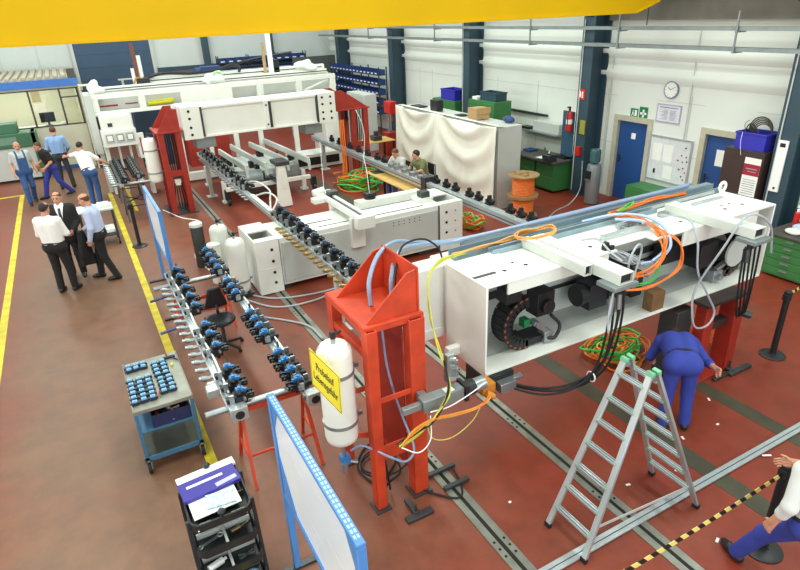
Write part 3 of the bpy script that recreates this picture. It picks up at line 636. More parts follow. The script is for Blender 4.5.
cables('hose', 'grey hoses snaking over the red floor from the twin tanks to the stand', GREYH,
       [[(2.1, 10.0, .02), (2.5, 9.55, .02), (3.2, 9.35, .02), (4.0, 9.4, .02), (4.6, 9.5, .02)], [(1.95, 9.9, .02), (2.4, 9.2, .02), (3.1, 9.1, .02), (3.7, 9.35, .02)],
        [(2.0, 9.05, .02), (2.4, 8.6, .02), (2.62, 8.2, .035), (2.65, 7.7, .035)]], .018, 'hose')
cables('hose', 'white hose trailing across the floor from the far red stand to the tanks', PWHITE, [[(1.6, 16.6, .015), (1.9, 15.6, .015), (2.25, 14.9, .015), (1.95, 13.7, .015), (1.65, 12.5, .015), (1.75, 11.6, .015), (1.9, 10.5, .015)]], .014, 'hose')
cables('hose', 'pale hose lying on the floor beside the cable spool', GREYH, [[(8.6, 10.3, .015), (9.3, 10.15, .015), (10.0, 10.5, .015), (10.7, 10.75, .015), (11.15, 10.9, .3), (11.2, 10.95, 1.0)]], .015, 'hose')
# ------------------------------------------------------------------ transfer rails with their gripper units
def gripper_proto():
    """clamp block round the origin (bottom centre); arms reach towards +x"""
    b = MB().box(-.05, .05, -.055, .055, 0, .075).box(-.12, -.05, -.03, .03, .02, .06).box(-.035, .045, -.04, .04, .075, .10).box(.05, .11, -.04, -.02, .03, .075).box(.05, .11, .02, .04, .03, .075)
    b.cyl((.085, -.07, .055), (.085, .07, .055), .014, n=8).bar((0, -.03, .09), (-.02, -.10, .15), .022, .03).bar((.02, .03, .09), (.03, .09, .13), .02, .03)
    c = MB().box(-.028, .036, -.026, .026, .10, .128).box(.036, .06, -.012, .012, .09, .112).cyl((0, 0, .128), (0, 0, .14), .018, n=10)
    return b, c
GB, GC = gripper_proto()
def mesh_once(name, mb, m, bevel=0.):
    o = build(name, mb, m, None, bevel); me = o.data; bpy.data.objects.remove(o); return me
ME_G = mesh_once('gripper_unit', GB, BLACK); ME_C = mesh_once('blue_cap', GC, BLUECAP); ME_N = mesh_once('navy_cap', GC, NAVYCAP); ME_S = mesh_once('steel_cap', GC, STEEL)
ME_P = mesh_once('steel_pin', MB().cyl((.02, -.095, .06), (.02, .095, .06), .012, n=8).box(-.02, .03, .055, .085, .03, .09).box(-.10, -.06, -.05, -.03, .02, .10), STEEL)
ME_K = mesh_once('gripper_unit', MB().box(-.06, .06, -.06, .06, 0, .04).prism([(-.05, .04), (.05, .04), (.02, .17), (-.025, .17)], 'x', -.03, .03).bar((0, 0, .10), (0, -.13, .08), .05, .04).cyl((-.05, .03, .08), (.05, .03, .08), .03, n=10), BLACK)
fb = MB().cyl((0, 0, 0), (-.05, 0, 0), .016, n=8).cyl((-.05, 0, 0), (-.095, 0, .012), .024, n=10).cyl((-.095, 0, .012), (-.115, 0, .016), .014, n=8)
ME_F = mesh_once('nozzle_fitting', fb, BRASS); ME_F2 = mesh_once('nozzle_fitting', fb, STEEL)
def inst(name, me, parent, p, rz=0, sc=1.):
    o = bpy.data.objects.new(name, me); C.objects.link(o); o.parent = parent
    o.location = Vector(p)-rootloc(parent); o.rotation_euler = (0, 0, rz); o.scale = (sc, sc, sc); return o
def units(root, x, ys, z, rz, cap=True, kind=None, sc=1.25, cm=None):
    for y in ys:
        g_ = inst('gripper_unit', kind or ME_G, root, (x, y, z), rz, sc)
        if cap:
            c = bpy.data.objects.new('steel_cap' if cm is ME_S else 'navy_cap' if cm else 'blue_cap', cm or ME_C); C.objects.link(c); c.parent = g_
        if kind is None: c = bpy.data.objects.new('steel_pin', ME_P); C.objects.link(c); c.parent = g_
def beam(root, x, y0, y1, z0, z1, w, m=ALU):
    b = MB().box(x-w/2, x+w/2, y0, y1, z0, z1-.02).box(x-w/2-.012, x+w/2+.012, y0, y1, z1-.02, z1).box(x-w*.16, x+w*.16, y0+.05, y1-.05, z1, z1+.012)
    return build('rail_beam', b, m, root, .004)
TR = thing('transfer_rail', 'pair of aluminium rails with blue-capped black grippers beside the yellow floor line', 'conveyor', (1.13, 7.3, .82))
beam(TR, .78, 5.35, 9.55, .86, .95, .085); beam(TR, 1.56, 5.15, 10.15, .86, .95, .10)
units(TR, .885, (5.42, 5.68, 5.95, 6.53, 6.86, 7.14, 7.8, 8.15, 8.5, 8.95, 9.3), .95, 0)
units(TR, 1.50, (5.30, 5.52, 5.74, 5.96, 6.5, 6.72, 6.94, 7.16, 7.9, 8.15, 8.4, 9.0, 9.3, 9.6, 9.9), .95, PI)
for k, y in enumerate(np.linspace(6.08, 8.9, 15)): inst('nozzle_fitting', ME_F2, TR, (.735, y, .93), 0, 1.4)
build('shaft', MB().cyl((.50, 5.42, .90), (1.62, 5.42, .90), .036, n=16), STEEL, TR)
build('shaft', MB().cyl((.50, 9.1, .90), (1.62, 9.1, .90), .036, n=16), STEEL, TR)
for x, y in ((.82, 5.30), (1.60, 5.14)):
    e = MB().box(x-.09, x+.09, y-.06, y+.06, .83, .98); e.cyl((x, y-.065, .90), (x, y-.058, .90), .05, n=18, m=1)
    build('end_block', e, [ALU, INK], TR, .006)
build('end_block', MB().box(.60, .72, 5.72, 5.86, .88, .98).box(.64, .74, 5.95, 6.0, .86, .93), ALU, TR, .006)
build('pneumatic_hose', MB().tube([(.80, 5.6, .98), (.82, 6.4, 1.0), (.80, 7.2, .985), (.82, 8.2, 1.0), (.8, 9.3, .98)], .012).tube([(1.58, 5.4, .98), (1.6, 6.6, 1.0), (1.58, 8.2, .985), (1.6, 10.0, .98)], .012), PWHITE, TR)
build('fork', MB().cyl((.40, 8.15, .60), (.76, 8.2, .62), .022, n=10).cyl((.42, 9.35, .6), (.76, 9.4, .62), .022, n=10), mat('violet_steel', '5A5C8C', .4, .3), TR)
def trestle(y, x0, x1, ztop, label, cross=True, m=RED, dx=.12):
    t = thing('trestle', label, 'trestle', ((x0+x1)/2, y, 0))
    build('top_bar', MB().bar((x0-.05, y, ztop-.03), (x1+.05, y, ztop-.03), .05, .05), m, t)
    for x, s in ((x0, -1), (x1, 1)):
        for sy in (-1, 1):
            build('leg', MB().bar((x, y, ztop-.03), (x+s*dx*.3, y+sy*.33, 0), .035, .035), m, t)
    b = MB().bar((x0, y-.2, .36), (x1, y-.2, .36), .025, .025)
    if cross: b.bar((x0, y+.19, ztop-.36), (x1, y+.19, .36), .03, .03).bar((x1, y+.19, ztop-.36), (x0, y+.19, .36), .03, .03)
    b.bar((x0-.03, y-.2, .36), (x0-.03, y+.2, .36), .025, .025).bar((x1+.03, y-.2, .36), (x1+.03, y+.2, .36), .025, .025)
    build('brace', b, m, t)
trestle(5.42, .86, 1.56, .86, 'red trestle carrying the near end of the twin gripper rails', False)
trestle(9.25, .80, 1.56, .86, 'red trestle with crossed braces under the far end of the twin gripper rails')
# middle rail
MR = thing('transfer_rail', 'long single gripper rail crossing above the low white machine', 'conveyor', (3.05, 12, .95))
beam(MR, 3.06, 7.1, 18.2, 1.0, 1.10, .10)
units(MR, 3.15, (7.5, 7.8, 8.19, 8.56, 9.03, 9.38, 9.75, 10.2, 10.55, 10.9), 1.10, 0, True, None, 1.45, ME_N)
units(MR, 3.15, (13.2, 13.6, 14.0, 14.6, 15.0, 15.4, 16.0, 16.4, 16.8, 17.3, 17.7), 1.10, 0, True, None, 1.4, ME_S)
for y in np.linspace(7.3, 10.3, 15): inst('nozzle_fitting', ME_F, MR, (3.0, y, 1.04), 0, 1.35)
for y in np.linspace(12.6, 17.4, 22): inst('nozzle_fitting', ME_F2, MR, (3.0, y, 1.04))
build('end_block', MB().box(2.97, 3.2, 7.0, 7.14, .96, 1.13).box(2.96, 3.08, 10.0, 10.25, .9, 1.0), ALU, MR, .006)
build('pneumatic_hose', MB().tube([(3.2, 13.5, 1.2), (3.35, 13.0, 1.28), (3.42, 12.4, 1.22), (3.3, 12.0, 1.14), (3.12, 11.4, 1.13)], .02).tube([(3.1, 12.5, 1.12), (3.3, 12.1, 1.25), (3.36, 11.7, 1.2), (3.1, 11.2, 1.13)], .02).box(3.02, 3.12, 11.2, 12.6, 1.11, 1.14), GREYW, MR)
def post_support(x, y, ztop, label, m=GREYW):
    t = thing('rail_support', label, 'support', (x, y, 0))
    build('column', MB().box(x-.05, x+.05, y-.05, y+.05, .02, ztop), m, t, .004); build('foot_plate', MB().box(x-.14, x+.14, y-.14, y+.14, 0, .02), m, t)
post_support(3.06, 17.2, 1.0, 'grey post under the far end of the middle gripper rail')
post_support(3.06, 7.9, 1.0, 'grey post under the near end of the middle gripper rail')
# right rail
QR = thing('transfer_rail', 'long grey rail with black grippers running past the seated men', 'conveyor', (7.05, 13, .8))
beam(QR, 6.98, 7.3, 19.0, .84, 1.0, .16)
units(QR, 7.06, (8.05, 8.35, 8.66, 9.34, 9.72, 10.05, 10.58, 10.95, 11.38, 14.0, 14.4, 15.0, 15.6, 16.2, 17.0, 17.6), 1.0, 0, False, ME_K, 1.15)
for y in (11.9, 12.3, 12.7, 13.1, 13.4): build('clamp_block', MB().box(6.9, 7.1, y-.08, y+.08, 1.0, 1.10).cyl((7.0, y-.05, 1.10), (7.0, y-.05, 1.18), .03, n=8), STEEL, QR, .004)
build('groove', MB().box(6.89, 6.896, 7.35, 18.9, .895, .91), DSTEEL, QR)
build('end_block', MB().box(6.86, 7.16, 11.55, 11.75, .78, 1.12), DSTEEL, QR, .006)
for y in (8.0, 11.3, 18.2): post_support(6.98, y, .84, {8.0: 'grey post under the near end of the long right-hand rail', 11.3: 'grey post under the middle of the long right-hand rail', 18.2: 'grey post under the far end of the long right-hand rail'}[y])
# far twin rails at the left
FR = thing('transfer_rail', 'crowded twin rails of black grippers leaning man rests on, in front of the control panel', 'conveyor', (1.0, 18.2, .9))
beam(FR, .72, 16.1, 18.85, .9, .98, .09); beam(FR, 1.24, 16.3, 18.85, .9, .98, .09)
units(FR, .80, np.linspace(16.2, 18.75, 10), .98, 0, True, None, 1.35, ME_S); units(FR, 1.18, np.linspace(16.5, 18.75, 9), .98, PI, True, None, 1.35, ME_S)
for y in np.linspace(16.4, 18.7, 10): inst('nozzle_fitting', ME_F2, FR, (.67, y, .95), 0, 1.7)
build('shaft', MB().cyl((.5, 16.25, .93), (1.45, 16.25, .93), .035, n=12), STEEL, FR)
for y in (16.4, 18.4): trestle(y, .74, 1.24, .9, {16.4: 'dark steel trestle under the near end of the far gripper rails', 18.4: 'dark steel trestle under the far end of the far gripper rails'}[y], y < 17, DSTEEL)
# ------------------------------------------------------------------ low white machine in the middle
LM = thing('cross_beam_machine', 'low white machine beam lying on the floor in the middle of the hall', 'machine', (4.5, 10.3, 0))
def Q(n, mb, m=WHITE, bv=.006, par=None): return build(n, mb, m, par or LM, bv)
Q('body', MB().box(2.75, 6.16, 9.86, 10.85, .10, 1.02))
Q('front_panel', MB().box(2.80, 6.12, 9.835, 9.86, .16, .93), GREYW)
for x0, x1, lx in ((2.30, 2.74, 'l'), (6.17, 6.72, 'r')):
    e = Q('end_flange', MB().box(x0, x1, 9.80, 9.83, .02, 1.05).box(x0, x0+.03, 9.83, 10.9, .02, 1.05).box(x1-.03, x1, 9.83, 10.9, .02, 1.05).box(x0+.03, x1-.03, 10.87, 10.9, .02, 1.05).box(x0+.03, x1-.03, 9.83, 10.87, .02, .06)
          .box(x0+.03, x1-.03, 9.83, 9.98, 1.02, 1.05).box(x0+.03, x1-.03, 10.4, 10.87, 1.02, 1.05).box(x0, x1, 9.795, 9.80, .50, .515), WHITE, .004)
    h = MB()
    for z in (.22, .42, .64, .86):
        xx = x0+.30 if lx == 'l' else x0+.15
        h.cyl((xx, 9.792, z), (xx, 9.80, z), .028, n=12)
        if lx == 'r': h.cyl((xx+.22, 9.792, z), (xx+.22, 9.80, z), .014, n=8)
    build('bolt_hole', h, INK, e)
Q('seam', MB().box(2.735, 2.755, 9.82, 9.834, .08, 1.02).box(6.15, 6.17, 9.82, 9.834, .08, 1.02), DSTEEL, 0)
Q('top_slot', MB().box(3.0, 4.0, 10.30, 10.34, 1.02, 1.024).box(3.6, 5.9, 10.02, 10.05, 1.02, 1.024).box(4.7, 5.9, 10.5, 10.53, 1.02, 1.024), INK, 0)
h = MB()
for k in range(6):
    for z in (.86, .80): h.cyl((5.1+.12*k, 9.83, z), (5.1+.12*k, 9.836, z), .012, n=8)
Q('bolt_row', h, INK, 0)
Q('cover_rail', MB().box(4.7, 6.2, 10.58, 10.80, 1.02, 1.16).box(5.9, 6.25, 10.2, 10.6, 1.02, 1.10))
Q('foot', MB().box(2.5, 2.9, 9.9, 10.8, 0, .10).box(5.7, 6.3, 9.9, 10.8, 0, .10), DSTEEL)
Q('sensor_box', MB().box(6.0, 6.2, 10.25, 10.45, 1.10, 1.22), DSTEEL)
# linear axis across it
Q('axis_rail', MB().box(4.20, 4.28, 9.55, 11.35, 1.14, 1.24).box(4.36, 4.44, 9.55, 11.35, 1.14, 1.24), WHITE)
Q('axis_belt', MB().box(4.29, 4.35, 9.6, 11.3, 1.15, 1.22), BLACK, 0)
Q('axis_end', MB().box(4.14, 4.5, 9.40, 9.58, 1.02, 1.25)); Q('axis_end', MB().box(4.10, 4.50, 11.3, 11.55, 1.06, 1.26).box(3.95, 4.2, 11.1, 11.3, 1.12, 1.22).cyl((4.05, 11.4, 1.26), (4.3, 11.4, 1.30), .08, n=12), WHITE)
Q('pulley', MB().cyl((4.2, 9.46, 1.2), (4.46, 9.46, 1.2), .05, n=14), DSTEEL); Q('axis_motor', MB().box(4.3, 4.5, 11.1, 11.3, 1.22, 1.32), DSTEEL)
Q('axis_bracket', MB().box(4.16, 4.44, 9.75, 9.86, .55, 1.14)); Q('axis_bracket', MB().box(4.2, 4.44, 10.85, 10.95, .6, 1.14))
b = MB().cyl((5.03, 10.72, 1.16), (5.03, 10.72, 1.20), .12, n=16).box(4.92, 5.15, 10.64, 10.8, 1.20, 1.28)
lamp = Q('vacuum_cup', b, BLACK, .004); build('feed_hose', MB().tube([(5.03, 10.72, 1.28), (5.03, 10.78, 1.7), (5.06, 10.95, 1.95), (5.2, 11.2, 2.0)], .007), PWHITE, lamp)
wire = MB().tube([(4.32, 11.45, 1.26), (4.33, 11.45, 2.3)], .006); Q('feed_hose', wire, PWHITE, 0)
# twin tanks behind the gripper rails
tank(2.02, 10.05, .08, 1.12, .17, 'nearer of the two stubby white cylinders behind the twin gripper rails', collars=1)
tank(1.98, 11.2, .08, 1.05, .17, 'farther of the two stubby white cylinders behind the twin gripper rails', collars=0)
for nm, x, y, h_, m_, lb in (('canister', 1.80, 10.95, .80, CREAM, 'cream lidded canister between the white cylinders and the gripper rail'), ('canister', 1.70, 11.95, .95, DSTEEL, 'dark grey canister with pale lid beside the white cylinders')):
    t = thing(nm, lb, 'canister', (x, y, 0))
    build('drum', MB().lathe([(.12, 0), (.125, .02), (.125, h_-.1), (.12, h_-.08)], (x, y, 0), 22), m_, t); build('lid', MB().lathe([(.13, 0), (.13, .06), (.11, .075), (.04, .08)], (x, y, h_-.08), 22), CREAM, t)
v = MB().cyl((1.84, 9.62, .5), (1.84, 9.74, .5), .055, n=14)
solo('tank_bracket', MB().box(1.85, 2.2, 9.9, 11.4, 0, .08), DSTEEL, 'dark base frame under the two stubby white cylinders', 'frame')
# ------------------------------------------------------------------ flat-armed transfer table before the far stands
TT = thing('transfer_table', 'white transfer table with four flat steel arms in front of the far beam', 'machine', (4.4, 16.5, 0))
for k, (xa, ya, xb, yb) in enumerate(((3.72, 18.5, 3.80, 15.75), (4.20, 19.0, 4.34, 15.75), (4.80, 19.0, 5.0, 15.9), (5.35, 19.2, 5.52, 15.6))):
    b = MB().bar((xa, ya, .98), (xb, yb, .98), .07, .16).bar((xb, yb, 1.0), (xb, yb-.02, .72), .07, .06)
    o = build('flat_arm', b, GREYW, TT, .006); build('arm_edge', MB().bar((xa+.037, ya, .98), (xb+.037, yb, .98), .006, .12), DSTEEL, o)
build('bed', MB().box(3.3, 5.5, 16.4, 18.6, .55, .72), GREYW, TT, .01)
build('motor', MB().cyl((3.6, 16.2, .62), (4.3, 16.15, .62), .2, n=18).cyl((4.35, 16.15, .62), (4.6, 16.15, .62), .13, n=14).box(4.8, 5.4, 16.1, 16.5, .5, .8), GREENC, TT, .005)
build('front_rail', MB().box(3.2, 5.6, 15.8, 15.92, .42, .52), WHITE, TT, .005)
build('column', MB().prism([(4.34, .02), (4.70, .02), (4.60, 1.12), (4.42, 1.12)], 'y', 14.88, 15.1).box(4.48, 4.56, 14.868, 14.88, .5, 1.0), WHITE, TT, .006)
build('column_head', MB().box(4.36, 4.72, 14.85, 15.4, 1.12, 1.22), DSTEEL, TT, .006); build('column_arm', MB().box(4.45, 4.62, 15.1, 15.9, .55, .7), DSTEEL, TT, .006)
for x, y in ((3.25, 16.3), (5.55, 16.3), (3.25, 18.5), (5.55, 18.5)): build('leg', MB().box(x-.06, x+.06, y-.06, y+.06, .06, .6).box(x-.1, x+.1, y-.1, y+.1, 0, .06), WHITE, TT, .005)
for x, y in ((3.25, 15.95), (5.75, 16.0)): build('caster', MB().cyl((x-.04, y, .10), (x+.04, y, .10), .10, n=18).box(x-.07, x+.07, y-.05, y+.12, .15, .42), BLACK, TT, .004)
cl = MB(); rg = random.Random(3)
for k in range(16):
    x = 3.35+rg.random()*2.1; y = 16+rg.random()*2.3; cl.box(x, x+.08+rg.random()*.1, y, y+.1+rg.random()*.1, .72, .80+rg.random()*.12)
build('gripper_block', cl, BLACK, TT, .004)
# ------------------------------------------------------------------ far beam on its two red stands
FB = thing('press_beam', 'white beam with bolted flanges resting on the two far red stands', 'machine', (4.5, 16.4, 1.88))
def B_(n, mb, m=WHITE, bv=.006, par=None): return build(n, mb, m, par or FB, bv)
B_('girder', MB().box(2.95, 6.05, 16.05, 16.85, 1.92, 2.64).box(2.9, 6.1, 16.0, 16.9, 2.60, 2.66).box(2.9, 6.1, 16.0, 16.9, 1.88, 1.93))
for x0, x1 in ((2.42, 2.90), (6.10, 6.62)):
    e = B_('end_flange', MB().box(x0, x1, 16.0, 16.9, 1.86, 2.68)); h = MB()
    for z in (1.98, 2.16, 2.38, 2.56):
        for x in ((x0+.20,) if x0 < 3 else (x0+.13, x0+.38)): h.cyl((x, 15.992, z), (x, 16.0, z), .035, n=10)
    build('bolt_hole', h, INK, e)
e = B_('middle_flange', MB().box(4.56, 4.68, 15.97, 16.05, 1.9, 2.64)); build('bolt_hole', MB().cyl((4.62, 15.962, 2.52), (4.62, 15.97, 2.52), .025, n=10).cyl((4.62, 15.962, 2.02), (4.62, 15.97, 2.02), .025, n=10), INK, e)
B_('seam', MB().box(2.9, 2.95, 15.99, 16.05, 1.9, 2.64).box(4.69, 4.76, 15.99, 16.05, 1.93, 2.60).box(6.05, 6.1, 15.99, 16.05, 1.9, 2.64), DSTEEL, 0)
B_('under_bracket', MB().box(2.7, 3.2, 16.1, 16.6, 1.6, 1.88).box(5.7, 6.2, 16.1, 16.6, 1.6, 1.88), GREENC)
def far_stand(x0, x1, y, label, flip=1):
    t = thing('press_stand', label, 'stand', ((x0+x1)/2, y, 0))
    for xa in (x0, x1-.14):
        b = MB(); channel(b, xa, xa+.14, y, y+.16, .02, 2.1); build('post', b, DRED, t, .004)
        b = MB(); channel(b, xa, xa+.14, y+.8, y+.96, .02, 2.1); build('post', b, DRED, t, .004)
    build('top_plate', MB().box(x0-.05 if flip > 0 else 6.63, x1+.05, y-.04, y+1.0, 2.10, 2.14), DRED, t, .004)
    pts = [(x0, 2.14), (x1, 2.14), (x1, 2.66), (x1-.2, 2.66)] if flip > 0 else [(6.75, 2.14), (x1, 2.14), (6.95, 2.66), (6.75, 2.66)]
    for yy in (y+.02, y+.86): build('gusset', MB().prism(pts, 'y', yy, yy+.02), DRED, t)
    build('tie_plate', MB().box(x0+.14, x1-.14, y+.01, y+.03, 1.0, 1.16), DRED, t)
    build('base_plate', MB().box(x0-.08, x1+.08, y-.08, y+1.04, 0, .02), DSTEEL, t)
    w_ = MB(); 
    for k in range(5): w_.tube([(x0+.2+.05*k, y+.3, 2.1), (x0+.18+.06*k, y+.28, 1.5), (x0+.22+.04*k, y+.3, .9), (x0+.16+.07*k, y+.3, .3), (x0+.2+.05*k, y+.35, .03)], .014)
    build('cable', w_, [BLACK, ][0], t)
    return t
far_stand(1.78, 2.34, 15.95, 'red steel stand at the left end of the far white beam', 1)
far_stand(7.2, 7.74, 16.25, 'red steel stand at the right end of the far white beam', -1)
tank(1.58, 16.25, .85, 2.0, .17, 'cream pressure cylinder hung on the left side of the far red stand')
solo('junction_box', MB().box(1.98, 2.14, 16.06, 16.15, .8, .9).box(2.0, 2.12, 16.06, 16.14, .74, .8), PWHITE, 'small white junction box between the legs of the far left red stand', 'box', bevel=.004)
# ------------------------------------------------------------------ far white machine with control panel
FM = thing('press_machine', 'long white machine frame with three square buttons behind the far beam', 'machine', (4.3, 20, 0))
def G_(n, mb, m=WHITE, bv=.006, par=None): return build(n, mb, m, par or FM, bv)
G_('top_beam', MB().box(.62, 8.1, 19.4, 19.5, 2.70, 2.84).box(.62, 8.1, 19.4, 19.5, 2.26, 2.36).box(.62, .78, 19.4, 19.5, 2.36, 2.70).box(1.86, 2.04, 19.4, 19.5, 2.36, 2.70).box(3.05, 4.6, 19.4, 19.5, 2.36, 2.7).box(5.4, 5.6, 19.4, 19.5, 2.36, 2.7).box(6.7, 6.9, 19.4, 19.5, 2.36, 2.7).box(7.9, 8.1, 19.4, 19.5, 2.36, 2.7))
G_('back_panel', MB().box(.62, 8.1, 19.75, 19.8, 2.26, 2.84), GREYW)
G_('top_rail', MB().box(.8, 8.0, 19.85, 19.95, 2.86, 2.98).box(2.2, 8.1, 20.3, 20.45, 2.95, 3.1).box(.8, 8.1, 20.0, 20.2, 2.7, 2.86))
G_('rail_groove', MB().box(1.0, 8.0, 19.845, 19.85, 2.90, 2.93).box(2.3, 8.0, 20.295, 20.3, 3.0, 3.03), DSTEEL, 0)
G_('brace', MB().bar((6.95, 19.45, 2.38), (7.85, 19.45, 2.68), .05, .06))
G_('side_column', MB().box(.44, .62, 19.3, 20.4, 1.2, 2.84).box(.5, .62, 19.4, 19.6, .02, 1.2), GREYW)
G_('side_column', MB().box(7.6, 8.1, 19.4, 20.6, .02, 2.26))
cp = G_('control_panel', MB().box(.68, 1.52, 19.0, 19.4, 1.88, 2.26).box(.64, 1.56, 18.94, 19.4, 1.42, 1.88))
bz = MB(); bz.box(.86, .98, 18.985, 19.0, 1.98, 2.08)
build('switch', bz, DSTEEL, cp)
for x in (.84, 1.11, 1.38):
    f = build('push_button_frame', MB().box(x-.12, x+.12, 18.92, 18.94, 1.53, 1.80), GREYW, cp, .004)
    build('push_button', MB().box(x-.07, x+.07, 18.905, 18.92, 1.59, 1.74), PWHITE, f, .004)
    build('button_rim', MB().box(x-.085, x+.085, 18.915, 18.92, 1.575, 1.59).box(x-.085, x+.085, 18.915, 18.92, 1.74, 1.755).box(x-.085, x-.07, 18.915, 18.92, 1.59, 1.74).box(x+.07, x+.085, 18.915, 18.92, 1.59, 1.74), DSTEEL, f)
G_('panel_leg', MB().box(.64, .74, 19.1, 19.3, .02, 1.42).box(1.54, 1.74, 18.98, 19.1, 1.0, 1.72).box(1.0, 1.06, 19.2, 19.3, .02, 1.42).box(1.3, 1.36, 19.2, 19.3, .02, 1.42))
G_('slot', MB().box(1.61, 1.65, 18.972, 18.98, 1.1, 1.6).box(.8, 1.3, 19.744, 19.75, 2.44, 2.49).box(1.5, 1.85, 19.744, 19.75, 2.46, 2.50), DRED, 0)
G_('dark_opening', MB().box(1.75, 3.3, 20.9, 20.95, .3, 2.26), SLATE, 0)
G_('bed_frame', MB().box(2.6, 7.6, 19.2, 19.4, .06, .30).box(6.0, 7.8, 18.4, 19.2, .05, .5).box(4.4, 4.55, 19.2, 19.3, .3, 2.26).box(5.2, 5.35, 19.2, 19.3, .3, 2.26).box(6.4, 6.55, 19.2, 19.3, .3, 2.26).box(2.7, 2.85, 19.2, 19.3, .3, 2.26).box(3.6, 3.72, 19.2, 19.3, .3, 2.26))
G_('drawer_slot', MB().box(6.15, 7.6, 18.392, 18.4, .15, .4), INK, 0)
G_('red_drive', MB().box(3.0, 4.3, 19.5, 20.2, .4, 1.5), DRED)
G_('roll_housing', MB().cyl((1.7, 18.7, .55), (2.1, 18.7, .55), .28, n=24).box(1.62, 1.72, 18.5, 18.9, .02, .9), WHITE)
G_('roll', MB().cyl((1.68, 18.65, .55), (1.70, 18.65, .55), .22, n=22), BLACK)
G_('yellow_roller', MB().cyl((2.12, 19.62, 2.44), (2.86, 19.62, 2.48), .075, n=16), mat('bright_yellow_roller', 'D9D21E', .4), .0)
G_('mast_base', MB().box(2.0, 2.34, 19.98, 20.42, 2.86, 3.12), BLACK)
po = G_('mast', MB().box(2.12, 2.22, 20.2, 20.3, 2.84, 3.75).box(1.9, 2.1, 20.15, 20.35, 2.84, 3.4), PWHITE); build('mast_chain', MB().box(1.98, 2.09, 20.1, 20.15, 2.9, 4.1), mat('rust_brown', '6B4230', .6), po)
ca = MB().tube([(2.3, 20.1, 3.02), (2.0, 20.0, 3.15), (1.85, 19.95, 2.95), (1.7, 20.0, 2.9)], .03); G_('cable', ca, mat('tan_cable', 'A87A46', .5), 0)
G_('drag_chain', MB().tube([(2.2, 20.2, 3.10), (2.8, 20.25, 3.20), (3.6, 20.25, 3.14), (4.4, 20.25, 3.18), (4.9, 20.2, 3.30), (5.12, 20.15, 3.22), (5.08, 20.1, 3.08)], .05, 6).tube([(5.2, 20.7, 3.3), (6.2, 20.9, 3.42), (7.2, 21, 3.5)], .05, 6), BLACK, 0)
G_('blue_motor', MB().box(4.1, 4.7, 20.9, 21.3, 3.0, 3.25).cyl((3.9, 21.1, 3.12), (4.1, 21.1, 3.12), .12, n=14), BINB)
pm = G_('mast', MB().box(6.05, 6.19, 19.95, 20.05, 2.42, 4.3), PWHITE, .004); build('mast_chain', MB().box(5.92, 6.0, 20.1, 20.2, 2.9, 3.9), mat('tan_strip', 'B0916A', .6), pm)
G_('mast_motor', MB().box(6.2, 6.5, 20.3, 20.6, 2.95, 3.35), BLACK)
def lump(name, c, r, sc, m, label, cat, seed):
    rg = np.random.RandomState(seed); b = MB(); b.ball(c, r, 26, 0, sc)
    k = rg.randn(6, 3)*11; ph = rg.rand(6)*6
    b.v = [tuple(np.array(c)+(np.array(v)-np.array(c))*(1+.16*sum(math.sin(float(np.dot(k[i], v))+ph[i]) for i in range(6))/1.6)) for v in b.v]
    b.v = [(v[0], v[1], max(v[2], c[2]-r*sc[2]*.8)) for v in b.v]
    return solo(name, b, m, label, cat)
lump('plastic_bag', (.78, 19.6, 2.96), .24, (.85, .8, .9), BAGW, 'crumpled white bag sitting on the left end of the far machine', 'bag', 2)
o = lump('plastic_bag', (4.15, 19.62, 2.99), .27, (1.3, .7, .62), BAGW, 'clear plastic bag with green hose on top of the far machine', 'bag', 3)
build('green_hose', MB().torus((4.25, 19.5, 3.05), .13, .035, 'y', 16, 7), mat('pale_green_hose', 'A9CF9A', .5), o)
lump('plastic_roll', (7.3, 19.9, 3.14), .2, (1.7, .8, .95), BAGW, 'white wrapped bundle on the right end of the far machine', 'bundle', 4)
# ------------------------------------------------------------------ display boards
def board(name, x, y0, y1, z0, z1, label, graphics):
    t = thing(name, label, 'display board', (x, (y0+y1)/2, 0))
    pf = MB().box(x-.03, x+.03, y0-.03, y1+.03, z1, z1+.035)
    top = build('top_rail', pf, FBLUE, t, .004)
    g = MB()
    n_ = int((y1-y0)/.045)
    for k in range(n_): g.box(x-.018, x-.004, y0+.02+k*.045, y0+.048+k*.045, z1+.035, z1+.0365).box(x+.004, x+.018, y0+.02+k*.045, y0+.048+k*.045, z1+.035, z1+.0365)
    build('perforation', g, mat('pale_blue_rail', 'A9C4E4', .4), top)
    for y in (y0, y1): build('post', MB().box(x-.03, x+.03, y-.03, y+.03, .03, z1), FBLUE, t, .004)
    build('bottom_rail', MB().box(x-.025, x+.025, y0+.03, y1-.03, z0-.05, z0), FBLUE, t, .003)
    build('writing_panel', MB().box(x-.012, x+.012, y0+.03, y1-.03, z0, z1), BOARD, t)
    for y, s in ((y0+.03, 1), (y1-.03, -1)):
        build('corner_plate', MB().prism([(y, z1), (y+s*.16, z1), (y, z1-.26)], 'x', x-.02, x-.013), FBLUE, t); build('corner_plate', MB().prism([(y, z0), (y+s*.30, z0), (y, z0+.42)], 'x', x-.02, x-.013), FBLUE, t)
    for y in (y0, y1): build('foot', MB().box(x-.28, x+.28, y-.03, y+.03, 0, .03), DSTEEL, t)
    if graphics:
        ln = MB(); rg = random.Random(5)
        for k in range(9):
            yy = y0+.2+rg.random()*(y1-y0-.6); zz = z0+.1+rg.random()*(z1-z0-.2); ln.box(x-.0135, x-.012, yy, yy+.1+rg.random()*.25, zz, zz+.005)
        build('pencil_lines', ln, mat('pale_pink_lines', 'CDB9C4', .7), t)
    return t
board('display_board', .87, 2.28, 3.92, .95, 1.90, 'blue-framed white board on posts in the foreground beside the red stand', True)
board('display_board', .88, 9.80, 11.65, 1.0, 1.87, 'blue-framed white board standing near the yellow line behind the three men', False)

